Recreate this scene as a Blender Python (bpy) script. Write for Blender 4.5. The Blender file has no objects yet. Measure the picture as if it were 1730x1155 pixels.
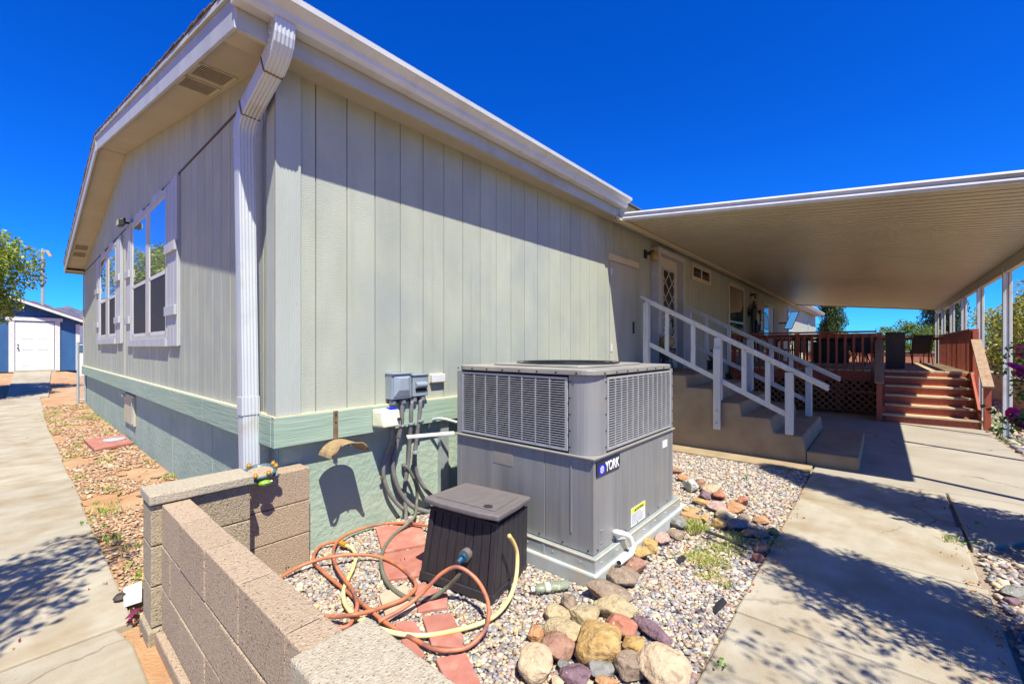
import bpy, bmesh, math, random
import numpy as np
from mathutils import Vector, Matrix, Euler
S = bpy.context.scene
C = S.collection
rnd = random.Random(7)
# ------------------------------------------------------------------ camera, sky, sun, exposure
EYE = 1.52
cam_d = bpy.data.cameras.new('camera'); cam = bpy.data.objects.new('camera', cam_d); C.objects.link(cam)
cam.location = (0, 0, EYE); cam.rotation_euler = (math.radians(90), 0, math.radians(-49.3))
cam_d.sensor_width = 36; cam_d.lens = 15.087; cam_d.shift_y = 0.0049
cam_d.clip_start = .05; cam_d.clip_end = 12000
S.camera = cam
SUN = Vector((-.25, -.52, 1)).normalized()
W = bpy.data.worlds.new("World"); S.world = W; W.use_nodes = True
nt = W.node_tree; bg = nt.nodes['Background']
sky = nt.nodes.new('ShaderNodeTexSky'); sky.sky_type = 'NISHITA'; sky.sun_disc = False
sky.sun_elevation = math.asin(SUN.z); sky.sun_rotation = math.atan2(SUN.x, SUN.y)
sky.altitude = 1300; sky.air_density = 1.0; sky.dust_density = .3; sky.ozone_density = 3.0
hs = nt.nodes.new('ShaderNodeHueSaturation'); hs.inputs['Saturation'].default_value = 1.38; hs.inputs['Value'].default_value = 1.0
nt.links.new(sky.outputs[0], hs.inputs['Color']); tn = nt.nodes.new('ShaderNodeMix'); tn.data_type = 'RGBA'; tn.blend_type = 'MULTIPLY'; tn.inputs[0].default_value = 1; tn.inputs[7].default_value = (.16, .78, 1.66, 1)
nt.links.new(hs.outputs[0], tn.inputs[6]); nt.links.new(tn.outputs[2], bg.inputs[0]); bg.inputs[1].default_value = .08
sl = bpy.data.lights.new('sun', 'SUN'); sl.energy = 5.0; sl.angle = math.radians(.5); sl.color = (1, .955, .80)
so = bpy.data.objects.new('sun', sl); C.objects.link(so); so.rotation_euler = (-SUN).to_track_quat('-Z', 'Y').to_euler(); so.location = (0, 0, 30)
S.view_settings.view_transform = 'Standard'; S.view_settings.look = 'None'; S.view_settings.gamma = 1
S.view_settings.exposure = .80; S.view_settings.use_curve_mapping = False
S.render.engine = 'CYCLES'; S.cycles.diffuse_bounces = 2

# ------------------------------------------------------------------ survey helpers (photo measurements -> metres)
F_, CX, HY = 725., 865., 586.
sn, cn = math.sin(math.radians(40.7)), math.cos(math.radians(40.7))
def ray(px, py):
    r = (px-CX)/F_; u = (HY-py)/F_
    return Vector((r*sn+cn, -r*cn+sn, u))
def G(px, py, z=0):
    d = ray(px, py); t = (z-EYE)/d.z; return Vector((d.x*t, d.y*t, z))
def PY(px, py, y):
    d = ray(px, py); t = y/d.y; return Vector((d.x*t, y, EYE+d.z*t))
def PX(px, py, x):
    d = ray(px, py); t = x/d.x; return Vector((x, d.y*t, EYE+d.z*t))

# ------------------------------------------------------------------ object helpers
def tag(o, label=None, cat=None, group=None, kind=None):
    if label: o['label'] = label
    if cat: o['category'] = cat
    if group: o['group'] = group
    if kind: o['kind'] = kind
    return o
def thing(name, label, cat, loc=(0, 0, 0), rz=0, group=None):
    o = bpy.data.objects.new(name, None); C.objects.link(o); o.empty_display_size = .1
    o.location = loc; o.rotation_euler = (0, 0, rz)
    return tag(o, label, cat, group)
def worldloc(o):
    v = Vector((0, 0, 0))
    while o: v += o.location; o = o.parent
    return v
class MB:
    def __init__(s): s.v = []; s.f = []
    def add(s, vs, fs):
        n = len(s.v); s.v += [tuple(v) for v in vs]; s.f += [[i+n for i in f] for f in fs]; return s
    def box(s, x0, x1, y0, y1, z0, z1):
        if x0 > x1: x0, x1 = x1, x0
        if y0 > y1: y0, y1 = y1, y0
        if z0 > z1: z0, z1 = z1, z0
        return s.add([(x0,y0,z0),(x1,y0,z0),(x1,y1,z0),(x0,y1,z0),(x0,y0,z1),(x1,y0,z1),(x1,y1,z1),(x0,y1,z1)],
                     [(3,2,1,0),(4,5,6,7),(0,1,5,4),(1,2,6,5),(2,3,7,6),(3,0,4,7)])
    def beam(s, a, b, w, h, up=(0, 0, 1)):          # box from a to b, w across, h along up
        a = Vector(a); b = Vector(b); d = (b-a).normalized(); up = Vector(up)
        r = d.cross(up).normalized(); u = r.cross(d).normalized()
        vs = [p + r*i*w/2 + u*j*h/2 for p in (a, b) for i, j in ((-1,-1),(1,-1),(1,1),(-1,1))]
        return s.add(vs, [(3,2,1,0),(4,5,6,7),(0,1,5,4),(1,2,6,5),(2,3,7,6),(3,0,4,7)])
    def prism(s, poly, z0, z1):                      # poly in xy (ccw)
        n = len(poly)
        vs = [(p[0], p[1], z0) for p in poly] + [(p[0], p[1], z1) for p in poly]
        return s.add(vs, [list(range(n))[::-1], list(range(n, 2*n))] + [(i, (i+1) % n, n+(i+1) % n, n+i) for i in range(n)])
    def extr(s, pts, off):                           # polygon of 3d points extruded by offset vector
        n = len(pts); off = Vector(off); pts = [Vector(p) for p in pts]
        return s.add(pts + [p+off for p in pts], [list(range(n))[::-1], list(range(n, 2*n))] + [(i, (i+1) % n, n+(i+1) % n, n+i) for i in range(n)])
    def tube(s, pts, r, n=8, cap=True):
        pts = [Vector(p) for p in pts]; m = len(pts); rings = []
        rr = r if isinstance(r, (list, tuple)) else [r]*m
        prev = None
        for i, p in enumerate(pts):
            d = (pts[min(i+1, m-1)] - pts[max(i-1, 0)])
            d = d.normalized() if d.length > 1e-9 else Vector((0, 0, 1))
            if prev is None: u = d.orthogonal().normalized()
            else: u = (prev - d*prev.dot(d)); u = u.normalized() if u.length > 1e-6 else d.orthogonal().normalized()
            prev = u; w = d.cross(u)
            rings.append([p + (u*math.cos(k*2*math.pi/n) + w*math.sin(k*2*math.pi/n))*rr[i] for k in range(n)])
        vs = [v for r_ in rings for v in r_]
        fs = [(i*n+k, i*n+(k+1) % n, (i+1)*n+(k+1) % n, (i+1)*n+k) for i in range(m-1) for k in range(n)]
        if cap: fs += [list(range(n))[::-1], [(m-1)*n+k for k in range(n)]]
        return s.add(vs, fs)
    def lathe(s, prof, c=(0, 0, 0), n=20, sx=1, sy=1):   # prof: (r, z)
        vs = [(c[0]+r*sx*math.cos(k*2*math.pi/n), c[1]+r*sy*math.sin(k*2*math.pi/n), c[2]+z) for r, z in prof for k in range(n)]
        m = len(prof)
        fs = [(i*n+k, i*n+(k+1) % n, (i+1)*n+(k+1) % n, (i+1)*n+k) for i in range(m-1) for k in range(n)]
        fs += [list(range(n))[::-1], [(m-1)*n+k for k in range(n)]]
        return s.add(vs, fs)
    def build(s, name, mat, parent=None, bevel=0, smooth=False, local=False, seg=2):
        off = Vector((0, 0, 0)) if (local or parent is None) else worldloc(parent)
        me = bpy.data.meshes.new(name); me.from_pydata([tuple(Vector(v)-off) for v in s.v], [], s.f)
        me.materials.append(mat)
        o = bpy.data.objects.new(name, me); C.objects.link(o)
        if parent is not None: o.parent = parent
        if smooth:
            me.shade_smooth()
        if bevel:
            b = o.modifiers.new('bevel', 'BEVEL'); b.width = bevel; b.segments = seg; b.limit_method = 'ANGLE'; b.angle_limit = .6
            if not smooth: b.harden_normals = False
        return o
def inst(src, parent, loc, name=None, rot=None):
    o = src.copy(); C.objects.link(o); o.parent = parent; o.location = loc
    if rot: o.rotation_euler = rot
    return o
def copy_tree(src, loc=None, rz=None, label=None):
    r = src.copy(); C.objects.link(r)
    for ch in src.children:
        c = ch.copy(); C.objects.link(c); c.parent = r
        for g in ch.children:
            d = g.copy(); C.objects.link(d); d.parent = c
    if loc is not None: r.location = loc
    if rz is not None: r.rotation_euler[2] = rz
    if label: r['label'] = label
    return r
def catmull(pts, k=6):
    P = [Vector(p) for p in pts]; P = [P[0]*2-P[1]] + P + [P[-1]*2-P[-2]]; out = []
    for i in range(1, len(P)-2):
        a, b, c, d = P[i-1:i+3]
        for j in range(k):
            t = j/k
            out.append(.5*((2*b)+(c-a)*t+(2*a-5*b+4*c-d)*t*t+(3*b-a-3*c+d)*t**3))
    out.append(P[-2]); return out
def arr_mesh(name, V, Fc, mat, cols=None, smooth=False, parent=None):
    """V (n,3), Fc (m,k) equal-sized faces, cols (n,3) per vertex"""
    me = bpy.data.meshes.new(name); n, m, k = len(V), len(Fc), Fc.shape[1]
    me.vertices.add(n); me.vertices.foreach_set('co', V.astype(np.float32).ravel())
    me.loops.add(m*k); me.loops.foreach_set('vertex_index', Fc.astype(np.int32).ravel())
    me.polygons.add(m); me.polygons.foreach_set('loop_start', np.arange(0, m*k, k, dtype=np.int32))
    me.update(calc_edges=True)
    if smooth: me.shade_smooth()
    if cols is not None:
        a = me.color_attributes.new('Col', 'FLOAT_COLOR', 'POINT')
        a.data.foreach_set('color', np.c_[cols, np.ones(n)].astype(np.float32).ravel())
    me.materials.append(mat)
    o = bpy.data.objects.new(name, me); C.objects.link(o)
    if parent is not None: o.parent = parent
    return o

# ------------------------------------------------------------------ materials
def pm(name, c1, c2=None, scale=8, rough=.7, bump=.3, bscale=None, stretch=(1, 1, 1), metal=0, dist=.01, var=0, dirt=None, attr=False, spec=.5, spots=None, wave=None, rough2=None, coat=0, detail=6, wear=None, streak=None, crack=None):
    m = bpy.data.materials.new(name); m.use_nodes = True; t = m.node_tree; N = t.nodes; L = t.links
    b = N['Principled BSDF']; b.inputs['Roughness'].default_value = rough; b.inputs['Metallic'].default_value = metal
    b.inputs['Specular IOR Level'].default_value = spec; b.inputs['Coat Weight'].default_value = coat
    if c2 is None: c2 = tuple(min(1, x*1.12) for x in c1); c1 = tuple(x*.9 for x in c1)
    geo = N.new('ShaderNodeNewGeometry'); mp = N.new('ShaderNodeMapping'); mp.inputs['Scale'].default_value = stretch
    L.new(geo.outputs['Position'], mp.inputs[0])
    def noise(sc, det=detail, vec=mp.outputs[0], r=.55):
        n = N.new('ShaderNodeTexNoise'); n.inputs['Scale'].default_value = sc; n.inputs['Detail'].default_value = det; n.inputs['Roughness'].default_value = r
        L.new(vec, n.inputs['Vector']); return n.outputs['Fac']
    def ramp(f, a, bb, ca=(0, 0, 0), cb=(1, 1, 1)):
        r = N.new('ShaderNodeValToRGB'); e = r.color_ramp.elements; e[0].position = a; e[1].position = bb; e[0].color = (*ca, 1); e[1].color = (*cb, 1)
        L.new(f, r.inputs[0]); return r.outputs[0]
    def mix(f, A, B, mode='MIX'):
        x = N.new('ShaderNodeMix'); x.data_type = 'RGBA'; x.blend_type = mode
        for i, v in ((0, f), (6, A), (7, B)):
            if hasattr(v, 'is_output'): L.new(v, x.inputs[i])
            else: x.inputs[i].default_value = v if i == 0 else (*v, 1)
        return x.outputs[2]
    if attr:
        a = N.new('ShaderNodeAttribute'); a.attribute_name = 'Col'; col = a.outputs['Color']
        col = mix(1., col, ramp(noise(scale), .3, .7, (.78,)*3, (1.15,)*3), 'MULTIPLY')
    else:
        col = ramp(noise(scale), .3, .7, c1, c2)
    if dirt:
        dc, lo, hi, ds = dirt[:4]; dm = dirt[4] if len(dirt) > 4 else .7
        f = ramp(noise(ds, 8, geo.outputs['Position']), lo, hi, (0,)*3, (dm,)*3); col = mix(f, col, dc)
    if spots:
        for (sc_, th, c_) in spots:
            f = ramp(noise(sc_, 2, geo.outputs['Position']), th, th+.04); col = mix(f, col, c_)
    if streak:
        m2 = N.new('ShaderNodeMapping'); m2.inputs['Scale'].default_value = (14, 14, .5); L.new(geo.outputs['Position'], m2.inputs[0])
        f = ramp(noise(1.0, 5, m2.outputs[0]), streak[1], streak[2], (0,)*3, (streak[3],)*3); col = mix(f, col, streak[0])
    if crack:
        nz = N.new('ShaderNodeTexNoise'); nz.inputs['Scale'].default_value = 2.5; nz.inputs['Detail'].default_value = 5; L.new(geo.outputs['Position'], nz.inputs['Vector'])
        av = N.new('ShaderNodeVectorMath'); av.operation = 'MULTIPLY_ADD'; av.inputs[1].default_value = (.5, .5, 0); L.new(nz.outputs['Color'], av.inputs[0]); L.new(geo.outputs['Position'], av.inputs[2])
        vo = N.new('ShaderNodeTexVoronoi'); vo.feature = 'DISTANCE_TO_EDGE'; vo.inputs['Scale'].default_value = crack; L.new(av.outputs[0], vo.inputs['Vector'])
        f = ramp(vo.outputs['Distance'], .0015, .006, (.8,)*3, (0,)*3); g2 = ramp(noise(.6, 2, geo.outputs['Position']), .50, .56); f = mix(1., f, g2, 'MULTIPLY'); col = mix(f, col, (.10,.075,.05))
    if wear:
        f = ramp(noise(wear[0], 8), wear[1], wear[1]+.03); col = mix(f, col, wear[2])
    if var:
        oi = N.new('ShaderNodeObjectInfo'); mr = N.new('ShaderNodeMapRange'); mr.inputs[3].default_value = 1-var; mr.inputs[4].default_value = 1+var
        L.new(oi.outputs['Random'], mr.inputs[0])
        h = N.new('ShaderNodeHueSaturation'); L.new(mr.outputs[0], h.inputs['Value']); L.new(col, h.inputs['Color']); col = h.outputs[0]
    L.new(col, b.inputs['Base Color'])
    if rough2 is not None:
        r = N.new('ShaderNodeMapRange'); r.inputs[3].default_value = rough; r.inputs[4].default_value = rough2
        L.new(noise(scale*.7), r.inputs[0]); L.new(r.outputs[0], b.inputs['Roughness'])
    if bump:
        bn = N.new('ShaderNodeBump'); bn.inputs['Strength'].default_value = bump; bn.inputs['Distance'].default_value = dist
        f = noise(bscale or scale*3, 6)
        if wave:
            w = N.new('ShaderNodeTexWave'); w.bands_direction = wave[0]; w.inputs['Scale'].default_value = wave[1]; w.inputs['Distortion'].default_value = wave[2]; w.inputs['Detail'].default_value = 3
            w.inputs['Detail Scale'].default_value = 1.5
            L.new(mp.outputs[0], w.inputs[0])
            mm = N.new('ShaderNodeMath'); mm.operation = 'MULTIPLY_ADD'; mm.inputs[1].default_value = wave[3]; L.new(w.outputs['Fac'], mm.inputs[0]); L.new(f, mm.inputs[2]); f = mm.outputs[0]
        L.new(f, bn.inputs['Height']); L.new(bn.outputs[0], b.inputs['Normal'])
    return m
def leafmat(name, trans=.35, rough=.45):
    m = bpy.data.materials.new(name); m.use_nodes = True; t = m.node_tree; N = t.nodes; L = t.links
    b = N['Principled BSDF']; b.inputs['Roughness'].default_value = rough
    a = N.new('ShaderNodeAttribute'); a.attribute_name = 'Col'; L.new(a.outputs['Color'], b.inputs['Base Color'])
    tr = N.new('ShaderNodeBsdfTranslucent'); h = N.new('ShaderNodeHueSaturation'); h.inputs['Value'].default_value = 1.6; L.new(a.outputs['Color'], h.inputs['Color']); L.new(h.outputs[0], tr.inputs[0])
    mx = N.new('ShaderNodeMixShader'); mx.inputs[0].default_value = trans; L.new(b.outputs[0], mx.inputs[1]); L.new(tr.outputs[0], mx.inputs[2])
    L.new(mx.outputs[0], N['Material Output'].inputs[0]); return m
def plain(name, c, rough=.5, metal=0, spec=.5, **k): return pm(name, c, None, rough=rough, metal=metal, spec=spec, **{**dict(bump=.08, scale=12), **k})
M = {}
M['siding'] = pm('siding_paint', (.35,.37,.295), (.41,.43,.35), 2.5, .75, .45, 40, (1.6, 1.6, .7), dist=.003, var=.05, dirt=((.29,.32,.325), .46, .72, 1.6, .6), wave=('Z', 26, 5, .5), wear=(60, .72, (.2,.17,.14)), streak=((.25,.27,.25), .56, .78, .4))
M['trim_paint'] = pm('trim_paint', (.34,.37,.335), (.41,.44,.395), 3, .7, .35, 30, (1, 1, .25), dist=.006, wave=('X', 22, 6, .2), wear=(40, .72, (.26,.2,.15)))
M['green_board'] = pm('green_trim_board', (.26,.36,.275), (.34,.43,.335), 3, .75, .8, 12, (.3, .3, 6), dist=.006, dirt=((.36,.33,.24), .58, .8, 2.2, .5), wear=(16, .74, (.32,.25,.17)))
M['stucco'] = pm('skirting_stucco', (.28,.37,.295), (.35,.435,.35), 2.2, .85, .7, 24, dist=.014, dirt=((.47,.50,.42), .5, .8, 3, .6))
M['fascia'] = pm('fascia_paint', (.37,.38,.36), (.44,.45,.42), 4, .65, .5, 30, (.4, .4, 3), dist=.004, dirt=((.26,.20,.13), .50, .8, 2.6, .7))
M['soffit'] = pm('soffit_paint', (.40,.35,.25), (.46,.41,.31), 3, .8, .35, 60, dist=.004, dirt=((.42,.36,.26), .55, .85, 1.5, .5))
M['white_metal'] = pm('white_painted_metal', (.55,.56,.56), (.62,.62,.60), 3, .35, .1, 20, dist=.003, dirt=((.36,.29,.19), .52, .82, 3.5, .55))
M['dspout'] = pm('downspout_paint', (.49,.52,.55), (.56,.585,.61), 3, .38, .08, 20, dist=.003, dirt=((.36,.29,.18), .56, .8, 4, .6))
M['white_wood'] = pm('white_painted_wood', (.52,.515,.47), (.64,.63,.575), 6, .6, .6, 20, (3, 3, .5), dist=.004, wear=(24, .66, (.3,.28,.25)))
M['sash'] = plain('window_vinyl', (.62,.61,.60), .45)
M['frame_tan'] = pm('window_trim_paint', (.42,.41,.39), (.50,.49,.47), 5, .6, .5, 30, dist=.004, wear=(22, .7, (.55,.42,.3)))
M['shutter'] = pm('shutter_paint', (.38,.395,.42), (.46,.47,.49), 5, .6, .5, 30, (1, 1, .3), dist=.004)
M['seam'] = plain('dark_seam', (.09,.07,.055), .9)
M['caulk'] = plain('tan_caulk', (.60,.52,.36), .8)
M['shingle'] = pm('roof_shingle', (.10,.075,.06), (.2,.16,.13), 30, .9, .6, 120, var=.25)
M['screen'] = pm('insect_screen', (.016,.018,.024), (.03,.033,.04), 300, .6, .1)
M['vent'] = pm('vent_louvre', (.46,.40,.27), (.56,.49,.35), 20, .6, .2)
M['dark'] = plain('dark_void', (.012,.011,.010), .9)
M['beige_door'] = pm('beige_door_paint', (.50,.48,.40), (.58,.55,.46), 4, .5, .15, 30)
M['concrete'] = pm('walk_concrete', (.31,.265,.195), (.40,.36,.285), 3.5, .85, .6, 140, (1, 1.6, 1), dist=.004, dirt=((.25,.175,.09), .47, .70, 2.4, .7), spots=[(75, .66, (.30,.215,.11)), (30, .74, (.25,.20,.13))], var=.06, crack=.55)
M['concrete2'] = pm('patio_concrete', (.28,.245,.195), (.36,.32,.26), 1.4, .8, .3, 80, dist=.003, dirt=((.24,.2,.14), .5, .8, 2.5, .6), var=.04, crack=.4)
M['step_conc'] = pm('step_concrete', (.26,.185,.105), (.36,.27,.165), 3, .85, .5, 60, dist=.005, dirt=((.2,.16,.11), .5, .75, 5, .6))
M['pad'] = pm('pad_concrete', (.34,.38,.38), (.44,.47,.46), 5, .8, .3, 70, dist=.003, dirt=((.5,.36,.2), .5, .75, 6, .7))
M['block'] = pm('concrete_block', (.32,.25,.165), (.46,.375,.26), 60, .95, 1.0, 130, dist=.012, var=.06, spots=[(110, .62, (.12,.09,.06)), (90, .68, (.5,.44,.34))])
M['block_tan'] = pm('tan_concrete_block', (.37,.265,.175), (.49,.375,.265), 60, .95, 1.0, 120, dist=.012, var=.05, spots=[(100, .62, (.17,.115,.08)), (80, .70, (.56,.45,.34))])
M['cap'] = pm('cap_block', (.38,.315,.22), (.52,.455,.35), 70, .95, 1.0, 150, dist=.009, var=.05, spots=[(150, .63, (.2,.16,.11)), (110, .68, (.6,.56,.47))])
M['mortar'] = plain('dark_joint', (.06,.05,.04), .95)
M['dirt'] = pm('orange_dirt', (.36,.18,.085), (.45,.26,.135), 5, .95, .8, 60, dist=.02, dirt=((.42,.31,.19), .45, .62, 2.3, .85))
M['soil'] = pm('gravel_bed_soil', (.26,.19,.14), (.38,.30,.23), 30, .95, .8, 80, dist=.02)
M['gravel'] = pm('gravel_stone', None or (1,1,1), (1,1,1), 60, .75, .3, 120, attr=True, dist=.002)
M['ac'] = pm('unit_sheet_metal', (.225,.225,.225), (.315,.315,.315), 2.5, .40, .06, 30, (3, 3, .15), metal=.25, dist=.002, dirt=((.34,.30,.25), .50, .75, 4, .55), rough2=.6, streak=((.15,.14,.135), .52, .72, .5))
M['ac_top'] = pm('unit_lid_metal', (.28,.265,.235), (.34,.325,.29), 3, .5, .06, 30, metal=.2, dirt=((.48,.43,.34), .5, .8, 3, .6))
M['ac_grille'] = plain('unit_grille', (.40,.40,.41), .4, .2)
M['coil'] = pm('coil_fins', (.008,.007,.006), (.025,.02,.015), 40, .8, .4, 200, (1, 1, .3))
M['galv'] = pm('galvanised_steel', (.42,.46,.46), (.56,.6,.6), 14, .4, .05, 30, metal=.5, dirt=((.55,.42,.26), .58, .8, 5, .5))
M['elec_box'] = pm('electrical_box_paint', (.26,.31,.36), (.32,.37,.42), 5, .4, .1, metal=.2)
M['conduit'] = pm('grey_conduit', (.15,.145,.15), (.22,.21,.21), 10, .55, .3, 120, (1, 1, 3))
M['cream'] = plain('cream_plastic', (.70,.68,.50), .4)
M['pvc'] = pm('white_pvc', (.72,.72,.68), (.8,.8,.76), 8, .4, .1, dirt=((.5,.42,.3), .6, .8, 12, .5))
M['resin'] = pm('brown_resin', (.022,.019,.024), (.035,.030,.036), 12, .55, .5, 20, (6, 6, .6), dist=.004, dirt=((.13,.12,.13), .66, .8, 8, .6))
M['resin_lid'] = pm('brown_resin_lid', (.12,.105,.105), (.155,.135,.135), 6, .6, .4, 50, (1, 4, 1), dist=.003, dirt=((.2,.17,.15), .6, .8, 8, .5))
M['hose_o'] = pm('orange_hose', (.42,.125,.055), (.52,.19,.095), 9, .5, .2, 60, dirt=((.13,.07,.08), .50, .66, 7, .85))
M['hose_y'] = pm('yellow_hose', (.70,.50,.14), (.76,.62,.30), 5, .45, .1, dirt=((.70,.66,.36), .45, .6, 1.5, .8))
M['hose_g'] = pm('grey_hose', (.12,.12,.09), (.17,.165,.125), 9, .55, .2, 60)
M['brass'] = plain('brass', (.55,.42,.2), .35, .9)
M['blue_metal'] = plain('blue_fitting', (.05,.16,.28), .3, .6)
M['rust'] = pm('rusty_metal', (.13,.07,.045), (.27,.18,.10), 20, .7, .5, 80, metal=.3)
M['rust_ribs'] = pm('weathered_yellow_metal', (.30,.19,.09), (.46,.33,.16), 18, .6, .3, 60, metal=.2, dirt=((.2,.12,.14), .5, .7, 20, .6))
M['paver'] = pm('red_paver', (.34,.115,.085), (.43,.18,.14), 10, .9, .6, 120, dist=.004, var=.1, dirt=((.55,.38,.30), .55, .8, 7, .6))
M['paver_tan'] = pm('tan_paver', (.40,.29,.20), (.5,.38,.28), 10, .9, .6, 120, dist=.004)
M['red_wood'] = pm('red_stained_wood', (.30,.06,.028), (.42,.10,.05), 8, .6, .6, 14, (8, 8, .8), dist=.004, var=.12, dirt=((.34,.2,.13), .66, .8, 7, .6))
M['deck_wood'] = pm('weathered_deck_board', (.42,.30,.18), (.58,.45,.30), 5, .7, .7, 18, (.8, 9, 9), dist=.004, var=.1, dirt=((.32,.12,.07), .6, .8, 5, .6))
M['tread_wood'] = pm('weathered_tread', (.46,.33,.19), (.62,.48,.31), 5, .7, .7, 18, (9, .8, 9), dist=.004, var=.08, dirt=((.30,.09,.05), .58, .75, 5, .7))
M['rail_wood'] = pm('weathered_rail', (.24,.15,.09), (.38,.27,.18), 6, .75, .7, 18, (4, 4, 4), dist=.004, dirt=((.26,.07,.04), .55, .75, 5, .7))
M['lattice'] = pm('lattice_wood', (.30,.11,.045), (.40,.16,.07), 8, .7, .4)
M['pan'] = pm('roof_pan_metal', (.50,.43,.29), (.56,.485,.34), 2, .36, .03, 20, metal=.0, spec=.7)
M['pan_trim'] = pm('ledger_tan_metal', (.56,.48,.32), (.62,.54,.38), 3, .45, .1)
M['black'] = plain('black_plastic', (.02,.02,.02), .5)
M['darkwall'] = plain('dark_fabric', (.035,.032,.03), .9)
M['wicker'] = pm('dark_wicker', (.03,.022,.018), (.075,.055,.045), 40, .6, .9, 60, dist=.01)
M['sling'] = plain('brown_sling', (.045,.035,.03), .7)
M['amber'] = plain('amber_glass', (.30,.22,.06), .15)
M['blue_pot'] = plain('blue_glaze', (.02,.035,.05), .2)
M['blue_wall'] = pm('blue_siding', (.02,.085,.22), (.03,.115,.28), 3, .6, .4, 20, (1, 1, .3))
M['white_door'] = plain('white_door_paint', (.76,.77,.80), .4)
M['pole'] = plain('galvanised_pole', (.40,.39,.37), .5, .3)
M['orange_lamp'] = plain('orange_housing', (.55,.30,.08), .4)
M['bark'] = pm('bark', (.12,.08,.05), (.25,.18,.12), 10, .9, .9, 30, (1, 1, .3), dist=.02)
M['leaf'] = leafmat('leaf_foliage'); M['leafdull'] = leafmat('cypress_foliage', .12, .7)
M['grass'] = leafmat('grass_blade', .3)
M['petal'] = leafmat('rose_petal', .25, .5)
M['mountain'] = pm('hazy_mountain_rock', (.075,.085,.15), (.17,.15,.19), .006, .95, 1, .02, dist=20, detail=10)  # distance haze is put into the rock colour as a blue tint
M['red_block'] = pm('red_brick_wall', (.42,.17,.09), (.52,.24,.14), 3, .9, .3)
M['tan_wall'] = pm('tan_block_wall', (.36,.31,.23), (.46,.40,.31), 3, .9, .4, 30, var=.05)
M['glass_clear'] = plain('clear_plastic', (.55,.62,.46), .12, 0, .8); M['glass_clear'].node_tree.nodes['Principled BSDF'].inputs['Transmission Weight'].default_value = .65
M['yellow'] = plain('yellow_glaze', (.42,.21,.015), .25)
M['green_gl'] = plain('green_glaze', (.22,.42,.03), .25)
M['dish_blue'] = pm('mosaic_blue_glaze', (.015,.06,.10), (.11,.17,.18), 60, .25, .5, 130, dist=.003, spots=[(90, .66, (.45,.2,.3)), (110, .68, (.1,.5,.45))])
M['badge'] = plain('badge_black', (.012,.016,.03), .3)
M['badge_blue'] = plain('badge_blue', (.005,.01,.75), .35)
M['white_print'] = plain('white_print', (.78,.78,.78), .5)
M['yellow_print'] = plain('yellow_print', (.80,.78,.03), .5)
M['grey_print'] = plain('grey_print', (.25,.25,.27), .6)
M['disc'] = plain('grey_lid', (.36,.40,.44), .5)
M['tile_white'] = plain('white_tile', (.78,.77,.74), .35)
M['hatch'] = pm('hatch_panel', (.42,.36,.2), (.54,.50,.36), 4, .6, .3, dirt=((.45,.33,.16), .5, .75, 4, .6))
M['shrub_bark'] = M['bark']
gl = bpy.data.materials.new('window_glass'); gl.use_nodes = True
g_ = gl.node_tree.nodes['Principled BSDF']; g_.inputs['Base Color'].default_value = (.62,.66,.7,1); g_.inputs['Metallic'].default_value = .85; g_.inputs['Roughness'].default_value = .02
nb = gl.node_tree.nodes.new('ShaderNodeTexNoise'); nb.inputs['Scale'].default_value = 1.2; bb = gl.node_tree.nodes.new('ShaderNodeBump'); bb.inputs['Strength'].default_value = .12; bb.inputs['Distance'].default_value = .01
gl.node_tree.links.new(nb.outputs[0], bb.inputs['Height']); gl.node_tree.links.new(bb.outputs[0], g_.inputs['Normal'])
M['glass'] = gl
M['dark_glass'] = plain('dark_window_glass', (.012,.013,.016), .04, 0, .8, bump=0)
M['tv'] = plain('tv_sky_glow', (.02,.02,.02), .1, bump=0); _p = M['tv'].node_tree.nodes['Principled BSDF']; _p.inputs['Emission Color'].default_value = (.12,.40,.85,1); _p.inputs['Emission Strength'].default_value = .45  # blue emission stands in for sky reflected in the screen
# rocks: rock colour comes from each stone
ROCKC = {'gold': ((.50,.29,.09), (.62,.42,.18)), 'tan': ((.48,.36,.20), (.60,.49,.30)), 'pale': ((.58,.41,.26), (.68,.53,.36)), 'brown': ((.28,.20,.14), (.40,.30,.22)),
  'grey': ((.22,.22,.21), (.36,.34,.31)), 'red': ((.45,.15,.09), (.56,.26,.17)), 'orange': ((.55,.26,.11), (.64,.36,.19)), 'pink': ((.50,.30,.25), (.60,.42,.36)),
  'purple': ((.18,.10,.13), (.30,.19,.22)), 'blue': ((.15,.165,.20), (.26,.27,.31)), 'white': ((.60,.60,.52), (.72,.72,.64)), 'redbrown': ((.34,.16,.11), (.47,.27,.19)), 'olive': ((.28,.24,.08), (.40,.34,.14))}
for k, (a, b) in ROCKC.items():
    a = tuple(x*.78 for x in a); b = tuple(x*.78 for x in b)
    M['rock_'+k] = pm('rock_'+k, a, b, 22, .85, 1.0, 35, dist=.02, dirt=(tuple(x*.5 for x in a), .52, .68, 26, .7), spots=[(45, .7, tuple(min(.75, x*1.5+.1) for x in b))])

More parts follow.
